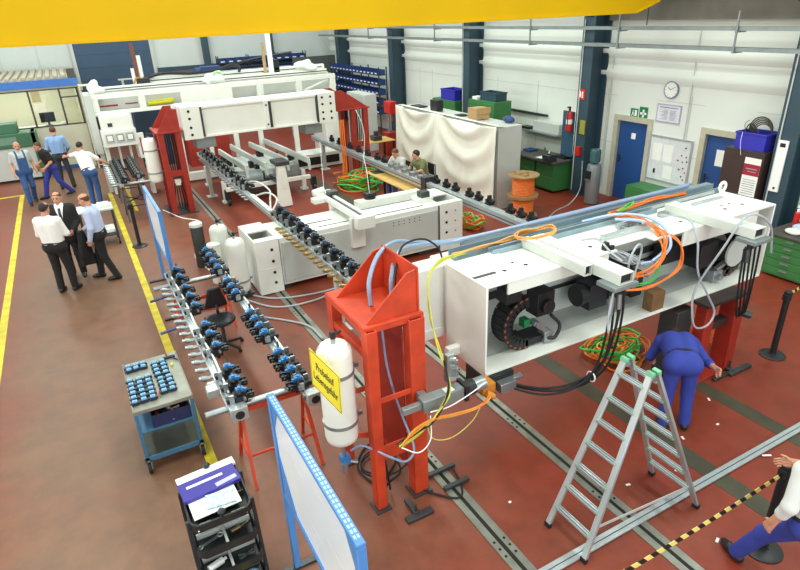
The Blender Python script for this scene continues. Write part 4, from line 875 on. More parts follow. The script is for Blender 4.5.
# ------------------------------------------------------------------ blue workshop trolley with clamp parts
BT = thing('workshop_trolley', 'blue two-shelf steel trolley with small blue parts laid on top', 'trolley', (.16, 6.5, 0))
x0, x1, y0, y1 = -.16, .47, 5.97, 7.08
BLF = mat('grey_blue_trolley_paint', '3F6E8E', .5, 0, .12, 5); SHEET = mat('scratched_sheet_steel', '9C9B90', .38, .45, .22, 4); MUD = mat('dark_oily_sheet', '3E4036', .5, .3, .3, 4)
build('top_shelf', MB().box(x0, x1, y0, y1, .80, .845).box(x0, x0+.01, y0, y1, .845, .86).box(x1-.01, x1, y0, y1, .845, .86), SHEET, BT, .003)
lo = build('bottom_shelf', MB().box(x0+.02, x1-.02, y0+.02, y1-.02, .20, .22), MUD, BT)
build('shelf_edge', MB().box(x0, x1, y0, y0+.02, .16, .22).box(x0, x1, y1-.02, y1, .16, .22).box(x0, x0+.02, y0, y1, .16, .22).box(x1-.02, x1, y0, y1, .16, .22), BLF, lo, .002)
for x in (x0+.02, x1-.02):
    for y in (y0+.02, y1-.02):
        build('leg', MB().box(x-.02, x+.02, y-.02, y+.02, .18, .80), BLF, BT, .003)
        c = build('caster', MB().cyl((x-.018, y, .07), (x+.018, y, .07), .07, n=20), RUBBER, BT); build('caster_fork', MB().box(x-.03, x-.02, y-.03, y+.03, .06, .18).box(x+.02, x+.03, y-.03, y+.03, .06, .18).box(x-.03, x+.03, y-.03, y+.03, .16, .18), STEEL, c)
ti = MB().box(.0, .42, 6.02, 6.7, .54, .55).box(.0, .012, 6.02, 6.7, .55, .70).box(.408, .42, 6.02, 6.7, .55, .70).box(.012, .408, 6.02, 6.032, .55, .70).box(.012, .408, 6.688, 6.7, .55, .70)
build('drawer_tray', MB().box(-.135, .445, 6.0, 6.82, .525, .538), BLF, BT)
solo('parts_bin', ti, mat('navy_plastic', '232B55', .5), 'navy plastic bin of small parts under the top of the blue trolley', 'bin', bevel=.003)
rg = random.Random(9)
for k in range(12):
    x, y = .05+rg.random()*.3, 6.06+rg.random()*.2; z = .551
    m_ = MB().box(-.03, .03, -.02, .02, 0, .03).cyl((-.05, 0, .03), (.05, 0, .035), .012, n=8).rot(rg.random()*3)
    m_.v = [(a+x, b+y, c+z+.03*(k//4)) for a, b, c in m_.v]
    solo('small_fitting', m_, [PWHITE, DSTEEL, RED][k % 3], ['white', 'dark', 'red'][k % 3]+' small fitting lying in the navy bin of the blue trolley', 'fitting', ['white', 'dark', 'red'][k % 3]+' fittings in the navy bin')
def clamp_part():
    t = thing('gripper_block', '', 'gripper', (0, 0, 0))
    build('body', MB().box(-.034, .034, -.028, .028, 0, .035).box(-.048, -.034, -.012, .012, .006, .024).box(.034, .048, -.012, .012, .006, .024).cyl((-.02, -.036, .02), (-.02, .036, .02), .010, n=8), mat('dark_navy_plastic', '20283C', .4), t)
    build('blue_cap', MB().box(-.026, .026, -.020, .020, .035, .052).cyl((0, 0, .052), (0, 0, .058), .013, n=10), LBLUE, t); return t
cp0 = clamp_part(); first = True
def lay(xs, ys, label, group, jx=.004):
    global first
    for j, y in enumerate(ys):
        for x in xs:
            if first: o = cp0; first = False; o.location = (x, y, .847); o.rotation_euler.z = .1
            else: o = dup(cp0, (x+rg.uniform(-jx, jx), y+rg.uniform(-jx, jx), .847), rg.uniform(-.12, .25))
            o['label'] = label; o['group'] = group
lay((-.10, -.015, .065), (6.94, 6.86), 'blue-capped gripper block in the small group at the back left of the trolley top', 'gripper blocks, back left of the trolley')
lay((-.115, -.02, .075), (6.12, 6.215, 6.31, 6.405, 6.5, 6.595), 'blue-capped gripper block in the large left group on the trolley top', 'gripper blocks, left group on the trolley')
lay((.205, .295), (6.18, 6.275, 6.37, 6.465), 'blue-capped gripper block in the right front group on the trolley top', 'gripper blocks, right front group on the trolley')
lay((.19, .28), (6.58, 6.675, 6.77, 6.865), 'blue-capped gripper block in the right rear group on the trolley top', 'gripper blocks, right rear group on the trolley')
solo('hex_key_set', MB().box(.30, .44, 6.93, 6.97, .847, .868).box(.34, .36, 6.97, 7.05, .847, .86).bar((.40, 6.93, .86), (.455, 6.83, .86), .012, .012), BLACK, 'black tool set lying at the back right corner of the trolley top', 'tool')
solo('pen', MB().cyl((.125, 6.12, .853), (.155, 6.25, .853), .007, n=8), RED, 'thin red marker lying between the two groups on the trolley top', 'pen')
solo('pen', MB().cyl((.145, 6.10, .853), (.17, 6.2, .853), .006, n=8), SAFEG, 'thin green marker lying between the two groups on the trolley top', 'pen')
solo('label_block', MB().box(.36, .39, 6.72, 6.76, .847, .875), CYEL, 'tiny yellow-green block standing alone on the right of the trolley top', 'block')
# ------------------------------------------------------------------ black tiered tool trolley
TC = thing('tool_trolley', 'black tiered plastic tool trolley in the foreground', 'trolley', (.33, 4.25, 0))
def rrect(x0, x1, y0, y1, r, n=5, bulge=.05):
    pts = []
    for (cx, cy, a) in ((x1-r, y1-r, 0), (x0+r, y1-r, PI/2), (x0+r, y0+r, PI), (x1-r, y0+r, 1.5*PI)):
        for k in range(n+1): t = a+PI/2*k/n; pts.append((cx+r*math.cos(t), cy+r*math.sin(t)))
    return [(x, y-(bulge*(1-((x-(x0+x1)/2)/((x1-x0)/2))**2) if y < (y0+y1)/2 else 0)) for x, y in pts]
def ptray(z, y0, y1, h=.075):
    b = MB(); o = rrect(.07, .59, y0, y1, .07); i = rrect(.085, .575, y0+.015, y1-.015, .06); n = len(o)
    vs = [(x, y, z) for x, y in o]+[(x, y, z+h) for x, y in o]+[(x, y, z+h) for x, y in i]+[(x, y, z+.012) for x, y in i]
    fs = [tuple(range(n-1, -1, -1)), tuple(range(3*n, 4*n))]
    for k in range(n):
        j = (k+1) % n
        for q in range(3): fs.append((q*n+k, q*n+j, (q+1)*n+j, (q+1)*n+k))
    b.add(vs, fs); return b
TRB = mat('black_tray_plastic', '26282B', .35, 0, .1, 8)
for z, y0, y1 in ((.82, 3.98, 4.56), (.58, 3.92, 4.5), (.36, 3.86, 4.46), (.14, 3.82, 4.42)):
    o = build('tray', ptray(z, y0, y1), TRB, TC)
    build('divider', MB().box(.315, .335, y0-.02, y0+.2, z+.012, z+.07).box(.1, .56, y0+.2, y0+.215, z+.012, z+.07), GREYW if z < .8 else TRB, o)
for x in (.06, .60):
    for y in (4.05, 4.42): build('side_post', MB().bar((x, y-.12, .10), (x, y, .90), .03, .04), TRB, TC, .004)
for x in (.33, .34): build('knob', MB().lathe([(.012, 0), (.012, .03), (.03, .04), (.034, .055), (.02, .075), (.004, .08)], (x, 3.97 if x < .335 else 4.6, .895), 16), TRB, TC)
build('rear_ledge', MB().box(.22, .46, 4.55, 4.66, .87, .895), TRB, TC, .004)
for x in (.1, .56):
    for y in (3.88, 4.36): build('caster', MB().cyl((x-.015, y, .045), (x+.015, y, .045), .045, n=16).box(x-.02, x+.02, y-.02, y+.02, .085, .14), RUBBER, TC)
def flat(name, x0, x1, y0, y1, z0, z1, ang, m, label, cat, c=(.33, 4.35)):
    b = MB().box(x0, x1, y0, y1, z0, z1).rot(ang, c); return solo(name, b, m, label, cat, bevel=.001)
flat('paper_stack', .10, .50, 4.04, 4.52, .896, .905, .05, PAPER, 'white papers spread over the top of the black tool trolley', 'paper')
bi = flat('ring_binder', .07, .57, 4.26, 4.50, .906, .94, .09, mat('violet_blue_cover', '3B3494', .35, 0, .06, 5), 'violet-blue binder lying across the black tool trolley', 'binder')
build('label_strip', MB().box(.13, .45, 4.40, 4.43, .94, .942).rot(.09, (.33, 4.35)), PWHITE, bi); build('torn_label', MB().box(.36, .55, 4.30, 4.35, .94, .942).rot(.2, (.45, 4.32)), mat('lilac_label', 'B9B4DC', .5), bi)
flat('paper_sheet', .08, .60, 4.5, 4.6, .906, .93, .09, PAPER, 'white folder edge sticking out behind the violet-blue binder', 'folder')
flat('cloth_rag', .26, .50, 4.07, 4.24, .9055, .925, -.1, mat('blue_white_cloth', 'C9D6E2', .9, 0, .4, 40, .6), 'blue-speckled white rag on the tool trolley in front of the binder', 'rag')
for k, (x, y, z, m, nm, lb) in enumerate(((.20, 4.02, .593, STEEL, 'wrench', 'steel wrench in the second tray of the tool trolley'), (.46, 4.05, .593, BRASS, 'screwdriver', 'brass-coloured driver in the second tray of the tool trolley'), (.2, 3.95, .373, PWHITE, 'grease_bottle', 'white bottle in the third tray of the tool trolley'), (.46, 3.95, .373, STEEL, 'pliers', 'steel pliers in the third tray of the tool trolley'),
    (.2, 3.92, .153, FIRE, 'spray_can', 'red can in the lowest tray of the tool trolley'), (.46, 3.92, .153, LBLUE, 'rag', 'pale blue rag in the lowest tray of the tool trolley'), (.18, 4.0, .833, PWHITE, 'notepad', 'small white notepad at the front of the top tray'), (.47, 4.0, .833, PWHITE, 'notepad', 'white slip at the front right of the top tray'))):
    b = MB()
    if nm == 'wrench': b.bar((x-.08, y, z+.014), (x+.08, y+.05, z+.014), .022, .012).torus((x+.09, y+.056, z+.014), .022, .009, 'z', 12, 6).torus((x-.09, y-.005, z+.014), .018, .008, 'z', 12, 6)
    elif nm == 'screwdriver': b.cyl((x-.08, y, z+.018), (x, y+.02, z+.018), .017, n=10).cyl((x, y+.02, z+.018), (x+.08, y+.045, z+.018), .006, n=8)
    elif nm == 'pliers': b.bar((x-.07, y-.02, z+.012), (x+.06, y+.03, z+.012), .018, .015).bar((x-.07, y+.03, z+.012), (x+.06, y-.01, z+.012), .018, .015)
    elif nm in ('grease_bottle', 'spray_can'): b.cyl((x-.07, y, z+.03), (x+.06, y+.04, z+.03), .03, n=14).cyl((x+.06, y+.04, z+.03), (x+.09, y+.05, z+.03), .014, n=10)
    elif nm == 'rag': b.ball((x, y, z+.03), .05, 12, 0, (1.3, .9, .55))
    else: b.box(x-.06, x+.06, y-.04, y+.03, z, z+.012)
    solo(nm, b, m, lb, nm.replace('_', ' '))
# ------------------------------------------------------------------ two-tier hand cart behind the men
HC = thing('hand_cart', 'grey two-deck hand cart standing behind the three talking men', 'cart', (.02, 14.7, 0))
build('upper_deck', MB().box(-.38, .36, 14.45, 15.05, .82, .86), GREYW, HC, .005); build('lower_deck', MB().box(-.38, .36, 14.45, 15.05, .22, .26), DSTEEL, HC, .005)
for x in (-.35, .33):
    for y in (14.48, 15.02):
        build('post', MB().box(x-.02, x+.02, y-.02, y+.02, .12, .82), DSTEEL, HC); build('wheel', MB().cyl((x-.02, y, .07), (x+.02, y, .07), .07, n=16), RUBBER, HC)
solo('paper_bundle', MB().box(.05, .3, 14.6, 14.9, .861, .93), PAPER, 'white bundle on the upper deck of the two-deck cart', 'bundle', bevel=.01)
solo('paper_bundle', MB().box(-.1, .3, 14.55, 14.95, .261, .36), PAPER, 'white bundle on the lower deck of the two-deck cart', 'bundle', bevel=.02)
# ------------------------------------------------------------------ stanchions and hazard tape
def stanchion(x, y, label, h=1.0, r=.052):
    t = thing('barrier_post', label, 'barrier post', (x, y, 0))
    build('base', MB().lathe([(.17, 0), (.17, .012), (.15, .022), (.05, .03), (.045, .05)], (x, y, 0), 30), BLACK, t)
    build('pole', MB().cyl((x, y, .04), (x, y, h), r*.8, n=18), BLACK, t)
    build('tape_head', MB().cyl((x, y, h-.12), (x, y, h), r, n=18).lathe([(r*.9, 0), (r*.6, .012), (.005, .016)], (x, y, h), 18).box(x-r-.02, x-r+.01, y-.03, y+.03, h-.11, h-.03), RUBBER, t)
stanchion(7.97, 3.83, 'black barrier post standing alone beyond the ladder at the right'); stanchion(4.68, 1.9, 'black barrier post held by the man in white shirt at the lower right')
stanchion(.70, 14.0, 'black barrier post near the yellow line between the men and the far board')
stanchion(1.75, 1.93, 'black barrier post at the near end of the striped tape')
def hazard():
    m = bpy.data.materials.new('hazard_stripe_tape'); m.use_nodes = True; nt = m.node_tree; b = nt.nodes['Principled BSDF']
    tc = nt.nodes.new('ShaderNodeTexCoord'); sx = nt.nodes.new('ShaderNodeSeparateXYZ'); nt.links.new(tc.outputs['Object'], sx.inputs[0])
    a = nt.nodes.new('ShaderNodeMath'); a.operation = 'MULTIPLY_ADD'; a.inputs[1].default_value = .9; nt.links.new(sx.outputs['Z'], a.inputs[0]); nt.links.new(sx.outputs['X'], a.inputs[2])
    d = nt.nodes.new('ShaderNodeMath'); d.operation = 'MULTIPLY'; d.inputs[1].default_value = 7.6; nt.links.new(a.outputs[0], d.inputs[0])
    f = nt.nodes.new('ShaderNodeMath'); f.operation = 'FRACT'; nt.links.new(d.outputs[0], f.inputs[0])
    g = nt.nodes.new('ShaderNodeMath'); g.operation = 'GREATER_THAN'; g.inputs[1].default_value = .5; nt.links.new(f.outputs[0], g.inputs[0])
    mx = nt.nodes.new('ShaderNodeMix'); mx.data_type = 'RGBA'; mx.inputs['A'].default_value = lin('17150F')+(1,); mx.inputs['B'].default_value = lin('E8DA78')+(1,)
    nt.links.new(g.outputs[0], mx.inputs['Factor']); nt.links.new(mx.outputs['Result'], b.inputs['Base Color']); b.inputs['Roughness'].default_value = .5; return m
HZ = hazard()
tp = MB(); n_ = 24; pts = [(1.80+(4.62-1.80)*k/n_, 1.93-.03*k/n_, .92-.05*math.sin(PI*k/n_)) for k in range(n_+1)]
for a, b in zip(pts, pts[1:]): tp.bar(a, b, .003, .058)
solo('hazard_tape', tp, HZ, 'yellow and black striped barrier tape stretched across the lower right', 'tape')
solo('hazard_tape', MB().bar((8.02, 3.84, .95), (9.2, 4.0, .93), .003, .05), HZ, 'short run of striped tape leaving the far right barrier post', 'tape')
# ------------------------------------------------------------------ stepladder
LD = thing('stepladder', 'aluminium double stepladder with green end caps', 'ladder', (3.9, 2.83, 0))
GRC = mat('pale_green_plastic', '6FB08A', .45, 0, .06, 10)
tops = {1: (3.92, 3.06), -1: (3.92, 2.775)}
for side, xf, yf in ((-1, 3.17, (3.11, 2.63)), (1, 4.60, (3.08, 2.54))):
    for sgn, y in ((1, yf[0]), (-1, yf[1])):
        tx = 3.92+side*.045; st = build('stile', MB().bar((xf, y, .03), (tx, tops[sgn][1], 1.70), .028, .06, up=(0, 1, 0)), ALU, LD, .003)
        build('end_cap', MB().bar((tx, tops[sgn][1], 1.69), (tx+(-side)*.012, tops[sgn][1], 1.735), .04, .075, up=(0, 1, 0)), GRC, st, .004); build('foot', MB().bar((xf-side*-.0, y, 0), (xf, y, .05), .036, .066, up=(0, 1, 0)), RUBBER, st)
    for k in range(7):
        u = (k+.9)/7.4; x = xf+(3.92+side*.045-xf)*u; z = .03+1.67*u
        ya = yf[0]+(tops[1][1]-yf[0])*u; yb = yf[1]+(tops[-1][1]-yf[1])*u
        rn = build('rung', MB().box(x-.032, x+.032, yb+.014, ya-.014, z-.012, z+.012), ALU, LD, .002)
        build('grip_strip', MB().box(x-.030, x+.030, yb+.015, yb+.035, z+.012, z+.015).box(x-.030, x+.030, ya-.035, ya-.015, z+.012, z+.015), GRC, rn); build('tread_groove', MB().box(x-.018, x-.012, yb+.04, ya-.04, z+.012, z+.0135).box(x+.012, x+.018, yb+.04, ya-.04, z+.012, z+.0135), DSTEEL, rn)
        if k in (1, 3, 5): pass
build('spreader_strap', MB().bar((3.30, 2.66, .32), (4.48, 2.58, .30), .006, .03), GREYW, LD)
build('hinge', MB().cyl((3.92, 2.755, 1.66), (3.92, 2.80, 1.66), .03, n=12).cyl((3.92, 3.04, 1.66), (3.92, 3.08, 1.66), .03, n=12), STEEL, LD)
# ------------------------------------------------------------------ swivel stool
ST = thing('swivel_chair', 'black swivel work chair standing between the twin gripper rails', 'chair', (1.28, 8.3, 0))
build('seat', MB().lathe([(.05, 0), (.19, .01), (.22, .04), (.21, .075), (.12, .09), (.01, .09)], (1.28, 8.3, .46), 26), BLACK, ST); build('gas_column', MB().cyl((1.28, 8.3, .12), (1.28, 8.3, .46), .028, n=14), DSTEEL, ST)
build('backrest', MB().prism([(1.1, .62), (1.2, .95), (1.38, .95), (1.46, .62)], 'y', 8.5, 8.56).box(1.26, 1.30, 8.44, 8.5, .48, .7), BLACK, ST, .02)
s_ = MB()
for k in range(5):
    a = k*2*PI/5+.3; s_.bar((1.28, 8.3, .11), (1.28+.28*math.cos(a), 8.3+.28*math.sin(a), .07), .035, .035).cyl((1.28+.28*math.cos(a), 8.28+.28*math.sin(a), .028), (1.28+.28*math.cos(a), 8.32+.28*math.sin(a), .028), .028, n=12)
build('star_base', s_, BLACK, ST)
# ------------------------------------------------------------------ draped cabinet with things on top
DC = solo('cabinet', MB().box(8.86, 9.56, 11.42, 16.3, 0, 2.04), GREYW, 'long pale grey cabinet behind the draped dust sheet', 'cabinet', bevel=.01)
def drape():
    ny, nz = 150, 40; b = MB(); vs = []; y0, y1 = 11.36, 16.36; pins = (11.36, 14.05, 16.36)
    for j in range(nz+1):
        v = j/nz; z = 2.075-2.02*v
        for i in range(ny+1):
            y = y0+(y1-y0)*i/ny; d = 0
            pi_ = max(q for q in range(len(pins)-1) if pins[q] <= y+1e-9); u = (y-pins[pi_])/(pins[pi_+1]-pins[pi_]); hump = 4*u*(1-u)
            w_ = v-.42*hump*(1-.3*v)                                   # swags hang in catenaries between the pins
            d = .075*hump*math.sin(2*PI*2.7*w_+1.3*pi_)*math.exp(-.9*v)
            for e_ in (u, 1-u): d += .07*math.exp(-(e_/(.05+.20*v))**2)*math.cos(e_/(.05+.20*v)*3.0)*(.3+.7*v)
            sw = .05*v*math.sin(4.1*y+2.5*v)+.02*v*math.sin(9.7*y-3*v)
            vs.append((8.76-max(d, -.035)-max(-.03, sw)-.03*v, y, z-.05*hump*(1-v)))
    fs = [(j*(ny+1)+i, j*(ny+1)+i+1, (j+1)*(ny+1)+i+1, (j+1)*(ny+1)+i) for j in range(nz) for i in range(ny)]
    b.add(vs, fs)
    m0 = len(b.v); b.add([(8.80, 11.36, 2.075), (8.80, 16.36, 2.075), (9.0, 16.36, 2.06), (9.0, 11.36, 2.06)], [(0, 1, 2, 3)])
    o = solo('dust_sheet', b, CLOTH, 'white cloth dust sheet hung in folds over the long cabinet', 'sheet'); s = o.modifiers.new('solid', 'SOLIDIFY'); s.thickness = .006; return o
drape()
solo('cardboard_box', MB().box(9.02, 9.42, 12.55, 12.95, 2.062, 2.33).box(9.0, 9.44, 12.53, 12.545, 2.2, 2.35), CARD, 'brown cardboard box standing on the draped cabinet', 'box')
solo('black_canister', MB().box(8.98, 9.2, 14.4, 14.75, 2.062, 2.36), BLACK, 'black upright box on the draped cabinet left of the cardboard box', 'box', bevel=.01)
solo('flat_folder', MB().box(9.0, 9.3, 15.4, 15.9, 2.062, 2.09), BLACK, 'flat black tray at the far end of the draped cabinet top', 'tray')
solo('flat_folder', MB().box(9.04, 9.3, 13.3, 13.6, 2.062, 2.08), BLACK, 'flat black pad beside the cardboard box on the draped cabinet', 'pad')
lump('blue_cloth', (9.45, 11.85, 2.13), .11, (1.1, 1.5, .8), BINB, 'crumpled blue cloth at the near end of the draped cabinet top', 'cloth', 6)
def cabinet_doors(name, x0, x1, y0, y1, z1, m, label, n=2, cat='cabinet', hm=STEEL, rows=None):
    """steel cabinet whose doors face -x"""
    t = thing(name, label, cat, ((x0+x1)/2, (y0+y1)/2, 0))
    build('body', MB().box(x0+.02, x1, y0, y1, 0, z1), m, t, .006)
    w = (y1-y0)/n
    for k in range(n):
        ya, yb = y0+k*w+.012, y0+(k+1)*w-.012
        for (za, zb) in (rows or ((.08, z1-.06),)):
            d = build('drawer' if rows else 'door', MB().box(x0, x0+.02, ya, yb, za, zb), m, t, .003)
            if rows: build('handle', MB().box(x0-.02, x0-.008, (ya+yb)/2-.06, (ya+yb)/2+.06, (za+zb)/2-.008, (za+zb)/2+.012).box(x0-.01, x0, (ya+yb)/2-.06, (ya+yb)/2-.05, (za+zb)/2-.004, (za+zb)/2+.008).box(x0-.01, x0, (ya+yb)/2+.05, (ya+yb)/2+.06, (za+zb)/2-.004, (za+zb)/2+.008), hm, d)
            else: build('handle', MB().box(x0-.02, x0, yb-.06, yb-.045, (za+zb)/2-.06, (za+zb)/2+.06), hm, d)
    return t
cabinet_doors('steel_cabinet', 10.6, 11.25, 13.95, 15.2, 2.18, GREEN, 'tall green steel cabinet behind the draped one, right of the pillar')
cabinet_doors('steel_cabinet', 11.3, 11.93, 17.0, 18.4, 1.85, GREEN, 'tall green steel cabinet left of the pillar behind the sheet')
def crate(name, x0, x1, y0, y1, z0, z1, m, label, cat='crate'):
    t = .015; b = MB().box(x0, x1, y0, y1, z0, z0+t).box(x0, x0+t, y0, y1, z0+t, z1).box(x1-t, x1, y0, y1, z0+t, z1).box(x0+t, x1-t, y0, y0+t, z0+t, z1).box(x0+t, x1-t, y1-t, y1, z0+t, z1)
    b.box(x0-.015, x0, y0-.015, y1+.015, z1-.04, z1).box(x1, x1+.015, y0-.015, y1+.015, z1-.04, z1).box(x0, x1, y0-.015, y0, z1-.04, z1).box(x0, x1, y1, y1+.015, z1-.04, z1)
    return solo(name, b, m, label, cat, bevel=.004)
crate('plastic_crate', 11.34, 11.86, 17.05, 17.9, 1.851, 2.2, VIOB, 'violet-blue crate on the green cabinet left of the pillar')
crate('plastic_crate', 10.75, 11.15, 14.05, 14.8, 2.181, 2.42, mat('dark_petrol_plastic', '21414F', .5), 'dark petrol crate on the green cabinet right of the pillar')
flat('paper_stack', 10.68, 10.9, 14.86, 15.1, 2.181, 2.26, 0, PAPER, 'white papers beside the petrol crate on the green cabinet', 'paper', (11, 14.9))
# ------------------------------------------------------------------ on the wall behind
solo('wall_conduit', MB().box(11.93, 11.99, 13.2, 15.0, 1.74, 1.80), DSTEEL, 'dark horizontal conduit on the white wall above the green workbench', 'conduit')
wf = thing('wall_shelf', 'white box-shaped wall shelf above the green workbench', 'shelf', (11.85, 13.2, 1.33))
build('shelf_box', MB().box(11.7, 11.99, 12.42, 13.5, 1.36, 1.64), GREYW, wf, .006); build('shelf_board', MB().box(11.6, 11.99, 12.42, 14.2, 1.33, 1.358), GREENC, wf)
solo('black_tool', MB().box(11.68, 11.9, 13.65, 14.0, 1.359, 1.42).box(11.7, 11.8, 14.0, 14.1, 1.359, 1.40), BLACK, 'black tool lying on the wall shelf', 'tool')
# green workbench with vice
WBn = thing('workbench', 'green steel workbench with dark top by the pillar', 'workbench', (11.3, 12.5, 0))
build('worktop', MB().box(10.85, 11.75, 11.62, 13.3, .80, .86), mat('dark_worktop', '4E4A44', .5, 0, .2, 4), WBn, .005)
for y0, y1 in ((11.68, 12.4), (12.5, 13.25)):
    c = build('drawer_unit', MB().box(10.95, 11.7, y0, y1, .06, .80), GREEN, WBn, .005)
    for z0, z1 in ((.10, .42), (.45, .76)):
        d = build('drawer', MB().box(10.93, 10.95, y0+.02, y1-.02, z0, z1), GREEN, c, .003)
vi = MB().box(10.8, 11.05, 11.72, 11.9, .862, .95).box(10.72, 10.82, 11.68, 11.94, .90, 1.06).box(10.9, 11.0, 11.68, 11.94, .95, 1.06).cyl((10.55, 11.81, .97), (10.75, 11.81, .97), .02, n=10).cyl((10.57, 11.70, .97), (10.57, 11.92, .97), .01, n=8)
solo('bench_vice', vi, DSTEEL, 'dark bench vice bolted at the near corner of the green workbench', 'vice', bevel=.006)
solo('bottle', MB().lathe([(.03, 0), (.032, .14), (.012, .17), (.012, .2)], (11.4, 12.6, .861), 14), DGREEN, 'dark bottle standing on the green workbench', 'bottle')
solo('bottle', MB().lathe([(.025, 0), (.026, .10), (.01, .13), (.01, .15)], (11.3, 12.3, .861), 14), PWHITE, 'white bottle standing on the green workbench', 'bottle')
solo('blue_box', MB().box(11.2, 11.5, 13.0, 13.3, .861, .92), BINB, 'flat blue box on the far end of the green workbench', 'box', bevel=.005)
solo('paper_sheet', MB().box(10.95, 11.25, 12.05, 12.45, .861, .866), PAPER, 'white sheets lying on the green workbench', 'paper')
solo('tool_tray', MB().box(11.35, 11.65, 11.75, 12.1, .861, .93).box(11.4, 11.5, 11.8, 12.0, .93, .97), BLACK, 'black tray of tools behind the bench vice', 'tray')
# fire extinguisher on its panel
solo('mounting_board', MB().box(11.40, 11.418, 11.56, 11.98, .95, 2.12), mat('petrol_blue_board', '2F5068', .5), 'petrol blue board on the pillar behind the fire extinguisher', 'board')
FE = thing('fire_extinguisher', 'red fire extinguisher hanging on the pillar', 'fire extinguisher', (11.322, 11.66, 1.62))
build('cylinder', MB().lathe([(.04, 0), (.075, .02), (.08, .05), (.08, .42), (.06, .49), (.025, .52), (.025, .55)], (11.322, 11.66, 1.62), 20), FIRE, FE); build('valve_head', MB().box(11.29, 11.33, 11.64, 11.68, 2.17, 2.24).box(11.27, 11.35, 11.65, 11.72, 2.22, 2.25), BLACK, FE)
build('label', MB().lathe([(.0805, 0), (.0815, .0), (.0815, .12), (.0805, .12)], (11.322, 11.66, 1.82), 20), PAPER, FE); build('hose', MB().tube([(11.31, 11.64, 2.2), (11.2, 11.6, 2.1), (11.2, 11.6, 1.8)], .012), RUBBER, FE)
fs_ = solo('fire_sign', MB().box(11.405, 11.412, 11.28, 11.5, 2.45, 2.70), FIRE, 'small red fire symbol sign on the pillar', 'sign'); build('pictogram', MB().box(11.401, 11.405, 11.34, 11.38, 2.49, 2.64).prism([(11.42, 2.5), (11.46, 2.5), (11.45, 2.66), (11.41, 2.6)], 'x', 11.401, 11.405), PWHITE, fs_)
solo('notice_plate', MB().box(11.40, 11.412, 11.18, 11.36, 1.6, 1.95), mat('olive_yellow_plate', '9C9A3A', .5), 'olive yellow plate on the pillar above the water cooler', 'plate')
ca_ = solo('call_point', MB().box(11.34, 11.415, 11.24, 11.38, 1.05, 1.28), FIRE, 'red call point box low on the pillar', 'alarm'); 
# water cooler
WC = thing('water_cooler', 'grey water cooler with a clear bottle beside the pillar', 'water cooler', (11.16, 10.5, 0))
build('body', MB().lathe([(.17, 0), (.18, .03), (.175, .9), (.16, .98), (.12, 1.0)], (11.16, 10.5, .02), 26), mat('cooler_grey', '8E9498', .35, .4, .06, 4), WC); build('tap_recess', MB().box(10.975, 11.0, 10.43, 10.57, .66, .86).cyl((10.96, 10.47, .80), (10.995, 10.47, .80), .015, n=8).cyl((10.96, 10.53, .80), (10.995, 10.53, .80), .015, n=8), INK, WC)
build('drip_tray', MB().box(10.94, 11.0, 10.42, 10.58, .62, .65), STEEL, WC); build('bottle', MB().lathe([(.05, 0), (.13, .05), (.135, .12), (.128, .2), (.135, .28), (.12, .36), (.01, .38)], (11.16, 10.5, 1.02), 22), mat('bottle_teal', '4F7F88', .12, 0, .05, 4, 0, .5, 0, .5), WC)
# clock, notices, signs, whiteboard
CK = thing('wall_clock', 'round wall clock with blue-grey rim on the white wall', 'clock', (11.97, 9.23, 2.62))
def disc(x, y, z, r, t, n=36): return MB().cyl((x, y, z), (x-t, y, z), r, n=n)
build('rim', disc(11.995, 9.23, 2.81, .19, .04), mat('blue_grey_rim', '6F8296', .4), CK); build('dial', disc(11.955, 9.23, 2.81, .165, .003), PAPER, CK)
hd = MB().bar((11.949, 9.23, 2.81), (11.949, 9.23+.075, 2.81+.05), .012, .004, up=(1, 0, 0)).bar((11.949, 9.23, 2.81), (11.949, 9.23-.10, 2.81+.07), .008, .004, up=(1, 0, 0))
for k in range(12):
    a = k*PI/6; hd.bar((11.95, 9.23+.135*math.sin(a), 2.81+.135*math.cos(a)), (11.95, 9.23+.155*math.sin(a), 2.81+.155*math.cos(a)), .008, .004, up=(1, 0, 0))
build('hands_and_marks', hd, INK, CK)
NT = thing('framed_notice', 'framed white printed notice on the wall below the clock', 'notice', (11.98, 9.22, 2.08))
build('frame', MB().box(11.98, 11.995, 8.9, 9.55, 2.08, 2.49), mat('lilac_grey_frame', 'A9A7BA', .5), NT); build('paper', MB().box(11.976, 11.98, 8.93, 9.52, 2.11, 2.46), mat('faint_lilac_paper', 'DAD9E2', .7), NT)
ln = MB().box(11.974, 11.976, 8.98, 9.47, 2.41, 2.43)
for k in range(9): ln.box(11.974, 11.976, 9.24, 9.24+.2-.05*(k % 3), 2.15+k*.026, 2.158+k*.026).box(11.974, 11.976, 9.0+.03*(k % 2), 9.18, 2.15+k*.026, 2.158+k*.026)
build('print_lines', ln, mat('grey_print', '77757F', .7), NT)
def safety(y0, y1, z0, z1, label):
    return solo('safety_sign', MB().box(11.985, 11.995, y0, y1, z0, z1), SAFEG, label, 'sign')
o = safety(10.08, 10.30, 2.10, 2.30, 'small green escape sign with running figure on the wall above the blue door')
build('pictogram', MB().box(11.981, 11.985, 10.11, 10.17, 2.13, 2.27).box(11.981, 11.985, 10.21, 10.24, 2.16, 2.22).cyl((11.981, 10.225, 2.245), (11.985, 10.225, 2.245), .015, n=10).bar((11.983, 10.24, 2.16), (11.983, 10.27, 2.12), .012, .004, up=(1, 0, 0)).bar((11.983, 10.21, 2.16), (11.983, 10.19, 2.12), .012, .004, up=(1, 0, 0)), PWHITE, o)
o = safety(9.80, 10.04, 2.06, 2.36, 'larger green first aid sign with a white cross on the wall')
build('white_cross', MB().box(11.981, 11.985, 9.895, 9.945, 2.12, 2.30).box(11.981, 11.985, 9.83, 10.01, 2.185, 2.235), PWHITE, o)
